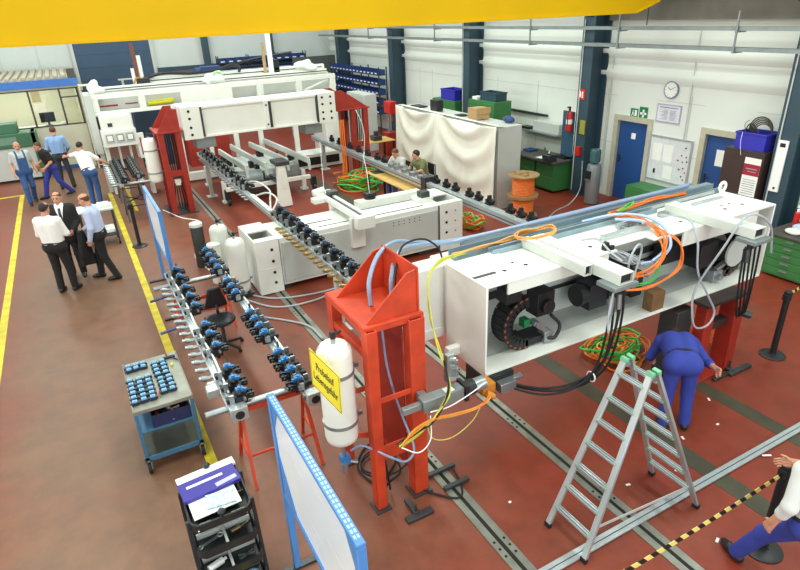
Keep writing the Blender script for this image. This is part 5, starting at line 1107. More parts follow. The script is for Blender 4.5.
WB2 = thing('wall_whiteboard', 'framed whiteboard with papers and magnets between the two blue doors', 'whiteboard', (11.97, 9.05, .72))
build('surface', MB().box(11.975, 11.995, 8.50, 9.58, .76, 1.74), mat('whiteboard_grey', 'D6D9DA', .3), WB2)
build('frame', MB().box(11.96, 11.996, 8.46, 8.50, .72, 1.78).box(11.96, 11.996, 9.58, 9.62, .72, 1.78).box(11.96, 11.996, 8.5, 9.58, .72, .76).box(11.96, 11.996, 8.5, 9.58, 1.74, 1.78), ALU, WB2)
rg = random.Random(2)
for k, (y, z) in enumerate(((8.62, 1.6), (8.7, 1.42), (8.58, 1.4), (8.55, 1.3), (8.66, 1.28), (8.78, 1.3), (8.62, 1.14), (8.56, 1.05), (8.72, 1.1), (8.64, .95), (8.58, .88))): build('magnet', MB().cyl((11.975, y, z), (11.965, y, z), .018, n=10), [INK, FIRE, BINB][k % 3], WB2)
for (y0, y1, z0, z1) in ((8.95, 9.2, 1.2, 1.6), (9.25, 9.5, 1.2, 1.6), (8.9, 9.15, .82, 1.12)): build('sheet', MB().box(11.972, 11.975, y0, y1, z0, z1), PAPER, WB2)
build('marker_holder', MB().box(11.95, 11.975, 9.36, 9.4, .9, 1.0), INK, WB2)
cabinet_doors('low_cabinet', 11.35, 11.93, 8.42, 9.64, .64, GREEN, 'low green steel cabinet below the wall whiteboard', 2)
solo('door_notice', MB().box(12.052, 12.058, 7.68, 7.93, 1.33, 1.68), PAPER, 'white paper notice on the second blue door', 'notice')
# brown cabinet with crate of hoses and poster
cabinet_doors('brown_cabinet', 11.28, 11.95, 6.46, 7.27, 1.95, BROWN, 'tall dark brown cabinet beside the right pillar', 1)
PO = thing('wall_poster', 'calendar poster with a red band on the dark brown cabinet', 'poster', (11.27, 6.62, 1.12))
build('sheet', MB().box(11.254, 11.258, 6.47, 6.79, 1.1, 1.84), PAPER, PO); build('red_band', MB().box(11.252, 11.254, 6.47, 6.79, 1.50, 1.72), mat('crimson_print', '9E1F2E', .6), PO)
ln = MB()
for k in range(7): ln.box(11.2525, 11.254, 6.5, 6.76, 1.14+k*.045, 1.152+k*.045)
ln.box(11.2515, 11.252, 6.52, 6.74, 1.62, 1.64).box(11.2515, 11.252, 6.52, 6.70, 1.57, 1.585)
build('print_lines', ln, mat('grey_blue_print', '8E93A8', .7), PO)
crate('plastic_crate', 11.33, 11.8, 6.52, 7.12, 1.951, 2.28, VIOB, 'bright violet-blue crate of hoses on the brown cabinet')
b = MB()
for k in range(5): b.torus((11.52+.03*k, 6.72+.03*k, 2.27+.01*k), .17+.015*k, .013, 'x', 22, 6)
b.tube([(11.45, 7.05, 2.2), (11.42, 6.95, 2.42), (11.5, 6.85, 2.35), (11.5, 6.7, 2.1)], .012).tube([(11.4, 6.9, 2.1), (11.36, 7.0, 2.4), (11.4, 6.95, 2.5)], .006)
solo('hose_coil', b, mat('dark_olive_hose', '3A362A', .5), 'coil of dark hoses heaped in the violet-blue crate', 'hose')
solo('string', MB().tube([(11.31, 6.98, 2.28), (11.25, 6.95, 2.1), (11.26, 6.9, 1.85)], .004), PWHITE, 'thin white cord hanging from the violet-blue crate', 'cord')
lp = solo('pillar_panel', MB().box(11.385, 11.418, 6.13, 6.31, 1.26, 2.22), PWHITE, 'tall white holder panel fixed to the right pillar', 'panel', bevel=.004); build('cut_out', MB().box(11.380, 11.385, 6.17, 6.27, 2.10, 2.17).box(11.380, 11.385, 6.19, 6.23, 1.31, 1.35), INK, lp)
# green drawer bench at the right edge
GB2 = thing('drawer_bench', 'green drawer workbench with dark top at the right edge', 'workbench', (10.95, 4.6, 0))
build('worktop', MB().box(10.45, 11.4, 3.2, 5.68, .78, .82), mat('dark_worktop', '4E4A44', .5), GB2, .004)
for (y0, y1) in ((4.85, 5.62), (4.0, 4.78), (3.25, 3.95)):
    c = build('drawer_unit', MB().box(10.52, 11.35, y0, y1, .04, .78), GREEN, GB2, .005)
    for k in range(5):
        d = build('drawer', MB().box(10.50, 10.52, y0+.03, y1-.03, .08+k*.138, .205+k*.138), GREEN, c, .003); build('handle', MB().box(10.48, 10.50, (y0+y1)/2-.07, (y0+y1)/2+.07, .15+k*.138, .175+k*.138), STEEL, d)
for k, (nm, x, y, r, h, m_, lb) in enumerate((('spray_can', 10.75, 5.0, .05, .28, FIRE, 'red spray can on the green drawer bench'), ('bottle', 11.15, 5.55, .05, .30, FIRE, 'red bottle at the back of the green drawer bench'), ('spray_can', 11.2, 5.3, .045, .3, DGREEN, 'dark green spray can at the back of the drawer bench'), ('bottle', 11.05, 5.05, .06, .26, LBLUE, 'pale blue bottle on the green drawer bench'), ('spray_can', 11.28, 5.62, .04, .33, BLACK, 'black spray can in the far corner of the drawer bench'))):
    t = thing(nm, lb, nm.replace('_', ' '), (x, y, .821)); build('can_body', MB().lathe([(r, 0), (r, h*.78), (r*.5, h*.86)], (x, y, .821), 16), m_, t); build('cap', MB().lathe([(r*.5, 0), (r*.5, h*.14)], (x, y, .821+h*.86), 12), PWHITE, t)
lump('cloth_rag', (10.68, 5.3, .86), .11, (1, 1.3, .45), mat('white_rag', 'D9D9D2', .9), 'white rag crumpled at the front of the green drawer bench', 'rag', 8)
lump('cloth_rag', (10.95, 5.3, .87), .13, (1, 1.4, .5), mat('pale_violet_rag', 'B7BBD6', .9), 'pale lilac rag in the middle of the drawer bench', 'rag', 9)
solo('black_case', MB().box(10.9, 11.3, 3.6, 4.4, .821, 1.1), BLACK, 'black case at the near end of the green drawer bench', 'case', bevel=.02)
solo('parts_case', MB().box(10.6, 11.0, 4.5, 4.85, .821, .92), mat('grey_green_case', '5C6E66', .5), 'grey-green case lying on the drawer bench', 'case', bevel=.01)
# ------------------------------------------------------------------ cable spool
SP = thing('cable_spool', 'wooden cable drum wound with bright orange cable, two drums stacked', 'cable drum', (9.12, 10.75, 0))
def drum(z0, name):
    t = thing(name, '', 'cable drum', (9.12, 10.75, z0)); R0 = .37
    build('flange', MB().lathe([(R0, 0), (R0, .03)], (9.12, 10.75, z0), 34), WOOD, t); build('flange', MB().lathe([(R0, 0), (R0, .03)], (9.12, 10.75, z0+.48), 34), WOOD, t)
    pr_ = []
    for k in range(12): pr_ += [(.255, k*.0375), (.268, k*.0375+.019)]
    build('wound_cable', MB().lathe(pr_+[(.255, .45)], (9.12, 10.75, z0+.03), 34), ORANGE, t); return t
bpy.data.objects.remove(SP)
o = drum(0, 'cable_drum'); o['label'] = 'lower of the two stacked wooden drums wound with orange cable'
o = drum(.511, 'cable_drum'); o['label'] = 'upper of the two stacked wooden drums wound with orange cable'
solo('wooden_block', MB().box(8.98, 9.26, 10.72, 10.92, 1.022, 1.07).box(9.0, 9.12, 10.55, 10.7, 1.022, 1.06), WOOD, 'wooden offcuts lying on top of the orange cable drum', 'wood', bevel=.004)
# ------------------------------------------------------------------ tables and chairs of the seated men
def table(name, x0, x1, y0, y1, z, label, m=WOOD):
    t = thing(name, label, 'table', ((x0+x1)/2, (y0+y1)/2, 0)); build('tabletop', MB().box(x0, x1, y0, y1, z-.03, z), m, t, .006)
    for x in (x0+.06, x1-.06):
        for y in (y0+.06, y1-.06): build('leg', MB().box(x-.025, x+.025, y-.025, y+.025, 0, z-.03), BLACK, t)
    return t
YT = mat('yellow_beech_top', 'C9A35C', .45, 0, .1, 5)
table('work_table', 6.62, 7.22, 12.05, 14.3, .75, 'yellow wooden table under the long rail before the seated men', YT)
table('work_table', 8.05, 9.2, 17.3, 18.1, .82, 'small yellow wooden table in front of the grey cabinet at the back', YT)
solo('laptop_base', MB().box(6.72, 7.0, 13.9, 14.2, .751, .772), BLACK, 'dark flat device on the yellow table of the seated men', 'device')
solo('motor_unit', MB().box(8.5, 8.8, 17.5, 17.8, .821, .98).cyl((8.65, 17.65, .98), (8.65, 17.65, 1.12), .08, n=14), DSTEEL, 'dark motor unit on the small yellow table at the back', 'motor', bevel=.01)
dp = thing('pillar_drill', 'red pillar drill behind the small yellow table', 'drill', (9.75, 18.8, 0))
build('base', MB().box(9.55, 9.95, 18.6, 19.0, 0, .8), DRED, dp, .01); build('column', MB().cyl((9.75, 18.8, .8), (9.75, 18.8, 1.7), .05, n=12), STEEL, dp); build('head', MB().box(9.62, 9.88, 18.45, 18.9, 1.45, 1.85).cyl((9.75, 18.55, 1.2), (9.75, 18.55, 1.45), .03, n=10), FIRE, dp, .01)
cabinet_doors('tall_cabinet', 9.25, 9.75, 19.7, 21.2, 2.0, GREYW, 'tall pale grey cabinet beside the far right red stand', 1)
def chair(x, y, rz, label):
    t = thing('chair', label, 'chair', (x, y, 0)); a = len(t.children)
    def bb(n, mb, m): mb.rot(rz); mb.v = [(p[0]+x, p[1]+y, p[2]) for p in mb.v]; build(n, mb, m, t, .006)
    bb('seat', MB().box(-.2, .2, -.2, .2, .42, .46), BLACK); bb('backrest', MB().box(-.2, .2, -.22, -.19, .62, .92), BLACK)
    for sx in (-1, 1):
        bb('leg', MB().box(sx*.18-.015, sx*.18+.015, .15, .18, 0, .42), STEEL); bb('leg', MB().box(sx*.18-.015, sx*.18+.015, -.21, -.18, 0, .9), STEEL)
chair(7.62, 14.0, PI/2, 'black chair of the seated man in grey'); chair(7.98, 13.42, PI/2, 'black chair of the seated man in olive')
# ------------------------------------------------------------------ shelving with blue bins
def bin_rack(name, axis, a0, a1, d0, d1, zs, nb, label, zone):
    """rack running along y (axis 'y', fronts face -x) or along x (fronts face -y)"""
    def bx(b, p0, p1, q0, q1, z0, z1): return b.box(q0, q1, p0, p1, z0, z1) if axis == 'y' else b.box(p0, p1, q0, q1, z0, z1)
    mid = ((d0+d1)/2, (a0+a1)/2, 0) if axis == 'y' else ((a0+a1)/2, (d0+d1)/2, 0)
    t = thing(name, label, 'shelving', mid)
    for p in np.linspace(a0, a1, 4):
        for q in (d0, d1-.04): b = MB(); bx(b, p-.02, p+.02, q, q+.04, 0, zs[-1]+.3); build('upright', b, DSTEEL, t)
    for z in zs: b = MB(); bx(b, a0-.02, a1+.02, d0, d1, z-.02, z); build('shelf', b, mat('shelf_blue', '27406E', .5), t)
    pitch = (a1-a0)/nb; proto = None
    for r, z in enumerate(zs):
        for k in range(nb):
            p = a0+pitch*(k+.5); loc = (d0+.02, p, z+.001) if axis == 'y' else (p, d0+.02, z+.001)
            lb = 'blue storage bin on the %s shelf of the %s' % (('lowest', 'second', 'third', 'fourth', 'fifth')[r] if r < len(zs)-1 else 'top', zone); gp = 'blue bins, %s shelf, %s' % (('lowest', 'second', 'third', 'fourth', 'fifth')[r] if r < len(zs)-1 else 'top', zone)
            if proto is None:
                w = pitch*.45; b = MB()
                b.box(-.02, .30, -w, w, 0, .015).prism([(-.04, .0), (-.02, .0), (-.02, .10), (-.04, .10)], 'y', -w, w).prism([(-.02, .015), (.3, .015), (.3, .2), (.08, .2), (-.02, .10)], 'y', -w, -w+.012).prism([(-.02, .015), (.3, .015), (.3, .2), (.08, .2), (-.02, .10)], 'y', w-.012, w).box(.29, .3, -w, w, .015, .2)
                proto = build('storage_bin', b, BINB); build('label_card', MB().box(-.043, -.04, -w*.5, w*.5, .04, .08), PAPER, proto); proto.location = loc
                proto.rotation_euler = (0, 0, 0 if axis == 'y' else PI/2); tag(proto, lb, 'bin', gp)
            else: dup(proto, loc, 0 if axis == 'y' else PI/2, lb, gp)
bin_rack('bin_shelving', 'y', 21.95, 26.8, 11.0, 11.38, (.9, 1.27, 1.64, 2.01, 2.38), 14, 'dark shelving full of blue bins along the right wall beyond the sheet', 'right wall rack')
bin_rack('bin_shelving', 'x', 6.3, 10.4, 28.3, 28.68, (2.0, 2.42, 2.84), 11, 'shelving full of blue bins along the back wall', 'back wall rack')
solo('dark_partition', MB().box(9.5, 11.6, 27.6, 27.7, 0, 2.9), mat('dark_grey_partition', '4C5250', .6), 'dark grey partition in the back right corner', 'partition')
# ladder-like tray along the back
lt = thing('cable_ladder', 'grey cable ladder with dark rungs running above the far machine', 'cable ladder', (6, 24.5, 2.6))
b = MB().box(1.8, 8.3, 24.4, 24.44, 2.78, 2.83).box(1.8, 8.3, 24.4, 24.44, 2.42, 2.47)
build('rail', b, GREYW, lt)
b = MB()
for x in np.arange(1.9, 8.3, .55): b.box(x, x+.05, 24.4, 24.44, 2.47, 2.78)
build('rung', b, GREYW, lt)
build('post', MB().box(1.9, 1.98, 24.44, 24.52, 0, 2.8).box(8.1, 8.18, 24.44, 24.52, 0, 2.8), GREYW, lt)
# ------------------------------------------------------------------ by the office
gm = thing('machine_cabinet', 'dark green machine cabinet on a pale base by the office window', 'machine', (-1.9, 23.2, 0))
build('base_unit', MB().box(-2.75, -1.28, 22.9, 23.6, .08, 1.1), GREYW, gm, .01); build('green_hood', MB().box(-2.8, -1.15, 22.85, 23.65, 1.1, 1.55).box(-2.8, -1.6, 22.95, 23.6, 1.55, 1.85), DGREEN, gm, .015); build('green_side', MB().box(-1.28, -1.12, 22.85, 23.65, .08, 1.55), DGREEN, gm, .008)
build('plinth', MB().box(-2.75, -1.2, 22.95, 23.6, 0, .08), INK, gm); build('window_strip', MB().box(-2.6, -1.7, 22.84, 22.85, 1.22, 1.45), mat('dull_green_pane', '6E8F7C', .4), gm)
bs = thing('storage_shelf', 'beige storage shelf with dark boxes at the corner of the office', 'shelf', (.69, 23.7, 0))
build('side_panel', MB().box(.46, .50, 23.4, 23.9, 0, 2.8).box(.88, .92, 23.4, 23.9, 0, 2.8), OC, bs)
for z in (.1, .7, 1.25, 1.75, 2.25, 2.76): build('shelf', MB().box(.50, .88, 23.4, 23.9, z, z+.03), OC, bs)
for k, z in enumerate((.131, .731, 1.281, 1.781, 2.281)):
    solo('storage_box', MB().box(.54, .84, 23.45, 23.8, z, z+.34), [INK, DRED, INK, DSTEEL, BROWN][k], ['black box on the lowest', 'dark red box on the second', 'black box on the third', 'grey box on the fourth', 'brown box on the top'][k]+' shelf of the beige storage shelf', 'box', bevel=.006)
dk = thing('office_desk', 'pale desk behind the office window', 'desk', (-1.0, 25.5, 0)); build('tabletop', MB().box(-1.9, -.1, 25.1, 25.9, 1.32, 1.36), GREYW, dk); 
for x in (-1.85, -.15): build('leg', MB().box(x-.03, x+.03, 25.15, 25.85, 0, 1.32), GREYW, dk)
mo = thing('monitor', 'dark flat monitor on the office desk', 'monitor', (-.75, 25.5, 1.36)); build('screen', MB().box(-.98, -.5, 25.45, 25.49, 1.48, 1.82), INK, mo, .005); build('stand', MB().box(-.78, -.70, 25.49, 25.53, 1.36, 1.6).box(-.85, -.62, 25.4, 25.6, 1.36, 1.375), DSTEEL, mo)
solo('telephone', MB().box(-.35, -.15, 25.3, 25.5, 1.361, 1.45), PWHITE, 'pale telephone beside the monitor in the office', 'telephone', bevel=.01)
solo('wall_sheet', MB().box(-1.15, -.85, 27.39, 27.4, 2.0, 2.5), mat('beige_calendar', 'C2B48E', .7), 'beige calendar on the inner office wall', 'calendar'); solo('wall_sheet', MB().box(-1.15, -.75, 27.39, 27.4, 1.5, 1.95), PAPER, 'white papers pinned on the inner office wall', 'paper')
# orange hoses hanging at the far right stand
cables('cable', 'orange hoses hanging in front of the far right red stand', ORANGE, [[(6.7+.05*k, 15.95, 1.9), (6.66+.06*k, 15.9, 1.4), (6.68+.05*k, 15.9, .8), (6.58+.07*k, 15.8, .05)] for k in range(3)], .018)
cables('cable', 'white hose hanging beside the far right red stand', PWHITE, [[(7.3, 16.15, 2.1), (7.45, 16.1, 1.7), (7.5, 16.1, 1.2), (7.4, 16.1, .5), (7.3, 16.1, .05)]], .012)
# ------------------------------------------------------------------ people: smooth-blended bodies polygonised on a grid
def cone_d(P, a, b, ra, rb):
    a, b = np.array(a, float), np.array(b, float); ab = b-a; L2 = max(float(ab@ab), 1e-9)
    q = P-a; t = np.clip(q@ab/L2, 0, 1); return np.linalg.norm(q-t[..., None]*ab, axis=-1)-(ra+(rb-ra)*t)
def ell_d(P, c, r):
    q = P-np.array(c, float); r = np.array(r, float)
    k0 = np.linalg.norm(q/r, axis=-1); k1 = np.maximum(np.linalg.norm(q/(r*r), axis=-1), 1e-6); return k0*(k0-1)/k1
def prim_d(P, p): return cone_d(P, *p[1:5]) if p[0] == 'c' else ell_d(P, p[1], p[2])
def prim_bb(p):
    if p[0] == 'c':
        a, b = np.array(p[1], float), np.array(p[2], float); r = max(p[3], p[4]); return np.minimum(a, b)-r, np.maximum(a, b)+r
    c, r = np.array(p[1], float), np.array(p[2], float); return c-r, c+r
def field(prims, h, k, region=None, off=0., pad=.03):
    lo = np.min([prim_bb(p)[0] for p in prims], 0)-pad-off; hi = np.max([prim_bb(p)[1] for p in prims], 0)+pad+off
    n = np.ceil((hi-lo)/h).astype(int)+1
    ax = [lo[i]+h*np.arange(n[i]) for i in range(3)]; D = np.full(n, 1.)
    for p in prims:
        b0, b1 = prim_bb(p); i0 = np.maximum(((b0-k-off-2*h-lo)/h).astype(int), 0); i1 = np.minimum(((b1+k+off+2*h-lo)/h).astype(int)+2, n)
        G = np.stack(np.meshgrid(*[ax[i][i0[i]:i1[i]] for i in range(3)], indexing='ij'), -1); d = prim_d(G, p)-off
        s = tuple(slice(i0[i], i1[i]) for i in range(3)); e = D[s]; hh = np.clip(.5+.5*(e-d)/k, 0, 1); D[s] = e*(1-hh)+d*hh-k*hh*(1-hh)
    if region is not None:
        G = np.stack(np.meshgrid(*ax, indexing='ij'), -1); D = np.maximum(D, region(G))
    return D, lo
def nets(D, lo, h):
    I = D < 0; n = np.array(D.shape); acc = np.zeros(tuple(n-1)+(3,)); cnt = np.zeros(tuple(n-1)); edges = []
    idx = np.indices(D.shape).transpose(1, 2, 3, 0)
    for a in range(3):
        s0 = [slice(None)]*3; s1 = [slice(None)]*3; s0[a] = slice(0, -1); s1[a] = slice(1, None); s0, s1 = tuple(s0), tuple(s1)
        m = I[s0] != I[s1]; d0, d1 = D[s0][m], D[s1][m]; t = d0/(d0-d1); ii = idx[s0][m]; pos = ii.astype(float); pos[:, a] += t
        b, c = [(1, 2), (2, 0), (0, 1)][a]; ins = I[s0][m]
        for db in (0, -1):
            for dc in (0, -1):
                q = ii.copy(); q[:, b] += db; q[:, c] += dc
                ok = np.all((q >= 0) & (q < n-1), 1); np.add.at(acc, tuple(q[ok].T), pos[ok]); np.add.at(cnt, tuple(q[ok].T), 1)
        edges.append((a, b, c, ii, ins))
    cells = np.argwhere(cnt > 0); vid = -np.ones(tuple(n-1), int); vid[tuple(cells.T)] = np.arange(len(cells))
    V = acc[tuple(cells.T)]/cnt[tuple(cells.T)][:, None]*h+lo; F = []
    for a, b, c, ii, ins in edges:
        qs = []
        for db, dc in ((0, 0), (-1, 0), (-1, -1), (0, -1)):
            q = ii.copy(); q[:, b] += db; q[:, c] += dc; q = np.clip(q, 0, n-2); qs.append(vid[tuple(q.T)])
        Q = np.stack(qs, 1); Q[~ins] = Q[~ins][:, ::-1]; Q = Q[np.all(Q >= 0, 1)]; F.append(Q)
    return V, np.concatenate(F)
def skinmesh(mb, prims, h, k, region=None, off=0., labels=None, xf=None, m=0):
    D, lo = field(prims, h, k, region, off); V, F = nets(D, lo, h)
    fm = np.full(len(F), m)
    if labels:
        cen = V[F].mean(1); base = np.min([prim_d(cen, p) for p in prims if p not in [l[0] for l in labels]], 0)
        for p, mi in labels: fm[prim_d(cen, p) < np.minimum(base, .0015)+.0002] = mi
    if xf is not None: V = xf(V)
    o = len(mb.v); mb.v += [tuple(v) for v in V]; mb.f += [tuple(int(i)+o for i in f) for f in F]; mb.m += [int(x) for x in fm]
SKIN = mat('skin', 'C98F74', .55, 0, .05, 12); EYE = mat('dark_eye', '2A1E1A', .3); LIP = mat('lip', 'A8605A', .5)
def person(loc, th, label, J=None, top='shirt', topm=PWHITE, sleeve='long', legm=INK, shoem=BLACK, hair='short', hairm=None, look=(0, 1, -.1), S_=1., lean=None, jacket=False, bib=None, group=None, bulk=1., hand_curl=.35):
    j = dict(pelvis=(0, 0, .98), chest=(0, .0, 1.36), neck=(0, -.01, 1.50), head=(0, .025, 1.645), shR=(.185, -.01, 1.43), shL=(-.185, -.01, 1.43), elR=(.235, -.04, 1.15), elL=(-.235, -.04, 1.15), wrR=(.24, .07, .92), wrL=(-.24, .07, .92),
             hpR=(.085, 0, .93), hpL=(-.085, 0, .93), knR=(.10, .03, .50), knL=(-.10, .03, .50), anR=(.10, -.02, .085), anL=(-.10, -.02, .085), dirR=(.12, 1, 0), dirL=(-.12, 1, 0))
    j.update(J or {}); j = {k: np.array(v, float)*(1 if k.startswith('dir') else S_) for k, v in j.items()}
    ca, sa = math.cos(th), math.sin(th); L_ = np.array([loc[0], loc[1], loc[2] if len(loc) > 2 else 0.])
    W = lambda V: np.stack([V[..., 0]*ca-V[..., 1]*sa, V[..., 0]*sa+V[..., 1]*ca, V[..., 2]], -1)+L_
    lat = j['shR']-j['shL']; lat /= np.linalg.norm(lat); hl = j['hpR']-j['hpL']; hl /= np.linalg.norm(hl); up = j['chest']-j['pelvis']; up /= np.linalg.norm(up)
    def torso(o):
        ps = []
        for s in (-1, 1): ps.append(('c', j['pelvis']+s*hl*.055, j['chest']+s*lat*.075, .118*bulk+o, .120*bulk+o))
        ps.append(('c', j['shL']*.94+j['shR']*.06, j['shR']*.94+j['shL']*.06, .068+o, .068+o)); ps.append(('c', j['chest'], j['neck'], .09+o, .055+o)); return ps
    def arm(s, o, e=1.):
        el, wr = j['el'+s], j['wr'+s]; ps = [('c', j['sh'+s], el, .056+o, .043+o)]
        if e > 0: ps.append(('c', el, el+(wr-el)*e, .043+o, .031+o*1.1+(.043-.031)*(1-e)))
        return ps
    def legs(o, flare=0.):
        ps = [('c', j['hpL'], j['hpR'], .118*bulk+o, .118*bulk+o)]
        for s in (-1, 1): ps.append(('c', j['pelvis']+s*hl*.05, j['pelvis']+s*hl*.05+up*.05, .118*bulk+o, .116*bulk+o))
        for s in 'RL': ps += [('c', j['hp'+s], j['kn'+s], .088+o, .058+o+flare*.3), ('c', j['kn'+s], j['an'+s], .056+o+flare*.3, .040+o+flare)]
        return ps
    # body ----------------------------------------------------------
    b = MB(); ps = torso(0)+arm('R', 0)+arm('L', 0)+legs(0)
    for s in 'RL':
        d = j['dir'+s]; d = d/np.linalg.norm(d); a = j['an'+s]; ps.append(('c', a+np.array([0, 0, -.03]), a+d*.15+np.array([0, 0, -.055]), .034, .026))
    skinmesh(b, ps, .014, .03, xf=W)
    f = np.array(look, float); f /= np.linalg.norm(f); hu = np.array([0, 0, 1.])-f*f[2]; hu /= np.linalg.norm(hu); hx = np.cross(f, hu)
    HX = lambda V: W((V[..., 0:1]*hx+V[..., 1:2]*f+V[..., 2:3]*hu)*S_+j['head'])
    eyes = [('e', (s*.031, .083, .008), (.011, .010, .007)) for s in (-1, 1)]; lips = ('c', (-.020, .083, -.057), (.020, .083, -.057), .008, .008)
    brow = [('c', (s*.018, .091, .029), (s*.043, .079, .029), .0045, .004) for s in (-1, 1)]
    nk = np.array(HX(np.zeros(3)))*0
    hp = [('e', (0, -.012, .030), (.076, .096, .088)), ('e', (0, .018, -.035), (.062, .074, .080)), ('c', (0, .058, -.095), (0, .05, -.09), .028, .03), ('c', (0, .088, .004), (0, .104, -.026), .010, .014),
          ('e', (.077, -.005, -.008), (.012, .022, .032)), ('e', (-.077, -.005, -.008), (.012, .022, .032)), ('c', (0, -.015, -.05), (0, -.028, -.11), .057, .057)]
    skinmesh(b, hp+eyes+[lips]+brow, .0065, .012, labels=[(e, 1) for e in eyes]+[(lips, 2)]+[(x, 3) for x in brow], xf=HX)
    skinmesh(b, [('c', j['neck']-up*.04, j['head']+(-f*.02-hu*.06)*S_, .06, .056)], .012, .01, xf=W)
    for s in 'RL':                                                       # hands with five bent fingers
        w = j['wr'+s]; d = w-j['el'+s]; d /= np.linalg.norm(d); sg = 1 if s == 'R' else -1
        inward = -sg*lat; n_ = inward-d*(inward@d); n_ = n_/max(np.linalg.norm(n_), 1e-6); l = np.cross(d, n_)*sg
        if l[1] < 0 and abs(l[1]) > .3: l = -l
        q = []
        for t in (-.024, 0, .024): q.append(('c', w-d*.03+l*t*.6, w+d*.085+l*t*1.15, .020, .016))
        for i in range(4):
            p0 = w+d*.085+l*(.031-.0205*i); Lf = (.068, .078, .072, .056)[i]; d1 = d*math.cos(hand_curl)+n_*math.sin(hand_curl); d2 = d*math.cos(hand_curl*2.6)+n_*math.sin(hand_curl*2.6); p1 = p0+d1*Lf*.52
            q += [('c', p0-d*.02, p1, .0095, .0088), ('c', p1, p1+d2*Lf*.5, .0086, .0072)]
        t0 = w+d*.025+l*.022; td = d*.62+l*.68+n_*.38; td /= np.linalg.norm(td); t1 = t0+td*.045; q += [('c', t0, t1, .014, .0105), ('c', t1, t1+(td*.8+d*.5)/np.linalg.norm(td*.8+d*.5)*.032, .0105, .008)]
        skinmesh(b, q, .0045, .006, xf=W)
    hm = hairm or mat('dark_brown_hair', '3A2A20', .7, 0, .2, 40)
    o = build('person', b, [SKIN, EYE, LIP, hm], None, 0, tuple(L_)); tag(o, label, 'person', group)
    def part(name, m, prims, h=.013, k=.03, region=None, off=0., xf=W):
        g = MB(); skinmesh(g, prims, h, k, region, off, None, xf); return build(name, g, m, o)
    # hair ----------------------------------------------------------
    if hair:
        def reg(G):
            c = .020+.75*G[..., 1]-G[..., 2]
            if hair == 'bald': c = np.maximum(c, G[..., 2]-.062-.2*np.maximum(G[..., 1], -1)*0)
            if hair == 'thin': c = np.maximum(c, np.minimum(G[..., 2]-.085, G[..., 1]+.03))
            return c
        part('hair', hm, [('e', (0, -.018, .033), (.082, .100, .097))], .007, .01, reg, 0, HX)
    # clothes -------------------------------------------------------
    e = {'long': 1., 'short': 0., 'rolled': .45}[sleeve]
    tops = torso(.012)+arm('R', .012, e if e else 0)+arm('L', .012, e if e else 0)
    if not e:
        tops = torso(.012)
        for s in 'RL': tops.append(('c', j['sh'+s], j['sh'+s]+(j['el'+s]-j['sh'+s])*.72, .068, .062))
    if jacket:
        for s in (-1, 1): tops.append(('c', j['pelvis']+s*hl*.06, j['pelvis']+s*hl*.07-up*.14, .135*bulk, .14*bulk))
        tops = [(p[0], p[1], p[2], p[3]+.006, p[4]+.006) for p in tops]
    part({'shirt': 'shirt', 'tshirt': 't_shirt', 'jacket': 'suit_jacket', 'coverall': 'work_jacket'}[top], topm, tops)
    if jacket:
        zc = float(j['chest'][2])
        V_ = lambda z0, w: (lambda G: np.maximum(np.maximum(np.abs(G[..., 0])-(G[..., 2]-z0)*w, -G[..., 1]+.0), np.maximum(z0-G[..., 2], G[..., 2]-1.56*S_)))
        part('shirt_front', PWHITE, tops, .009, .03, V_(1.13*S_, .22), .004)
        part('tie', mat('dark_grey_tie', '3A3F48', .6), tops, .008, .03, lambda G: np.maximum(np.maximum(np.abs(G[..., 0])-.026, -G[..., 1]), np.maximum(1.15*S_-G[..., 2], G[..., 2]-1.46*S_)), .010)
    part('trousers', legm, legs(.012, .012))
    if bib:
        rg_ = lambda G: np.minimum(np.maximum(np.maximum(np.abs(G[..., 0])-.13, np.maximum(.95-G[..., 2], G[..., 2]-1.33)), -G[..., 1]), np.maximum(np.abs(np.abs(G[..., 0])-.10)-.024, np.maximum(1.0-G[..., 2], G[..., 2]-1.6)))
        part('overall_bib', bib, tops, .011, .03, rg_, .007)
    else:
        part('belt', BLACK, legs(.012), .011, .03, (lambda c: (lambda G: np.abs((G-c)@up)-.02))(j['pelvis']+up*.045), .006)
    for s in 'RL':
        d = j['dir'+s]; d = d/np.linalg.norm(d); a = j['an'+s]; z0 = np.array([0, 0, 1.])
        a0 = a.copy(); fl = float(a0[2])-.085*S_
        part('shoe', shoem, [('c', a-z0*.035-d*.045, a+d*.10-z0*.045, .042, .042), ('c', a+d*.10-z0*.045, a+d*.165-z0*.055, .044, .032), ('c', a, a-z0*.03, .05, .045)], .010, .02, (lambda zz: (lambda G: zz-G[..., 2]))(fl+.001))
    return o
GREYHAIR = mat('grey_hair', '8C857C', .75, 0, .2, 40); DKHAIR = mat('dark_hair', '2A211C', .7, 0, .2, 40); BRHAIR = mat('brown_hair', '5A3D28', .7, 0, .2, 40)
CW = mat('white_cotton', 'E9E7E4', .85, 0, .04, 8); CLB = mat('pale_blue_cotton', 'B9C4E2', .85, 0, .05, 8); CB_ = mat('sky_blue_cotton', '8FB0DC', .85, 0, .05, 8); CBLK = mat('black_cloth', '1B1A1C', .85, 0, .1, 8)
CDEN = mat('blue_denim', '34568A', .85, 0, .12, 10); CRB = mat('royal_blue_workwear', '33409A', .85, 0, .1, 8); CGR = mat('grey_melange_cotton', 'B9BDB9', .9, 0, .08, 20); COL = mat('olive_cotton', '6F7550', .9, 0, .08, 8); CDG = mat('dark_grey_cloth', '3C3C40', .85, 0, .1, 8)
fold = dict(elR=(.25, .05, 1.16), wrR=(.08, .24, 1.10), elL=(-.25, .05, 1.16), wrL=(-.06, .25, 1.14))
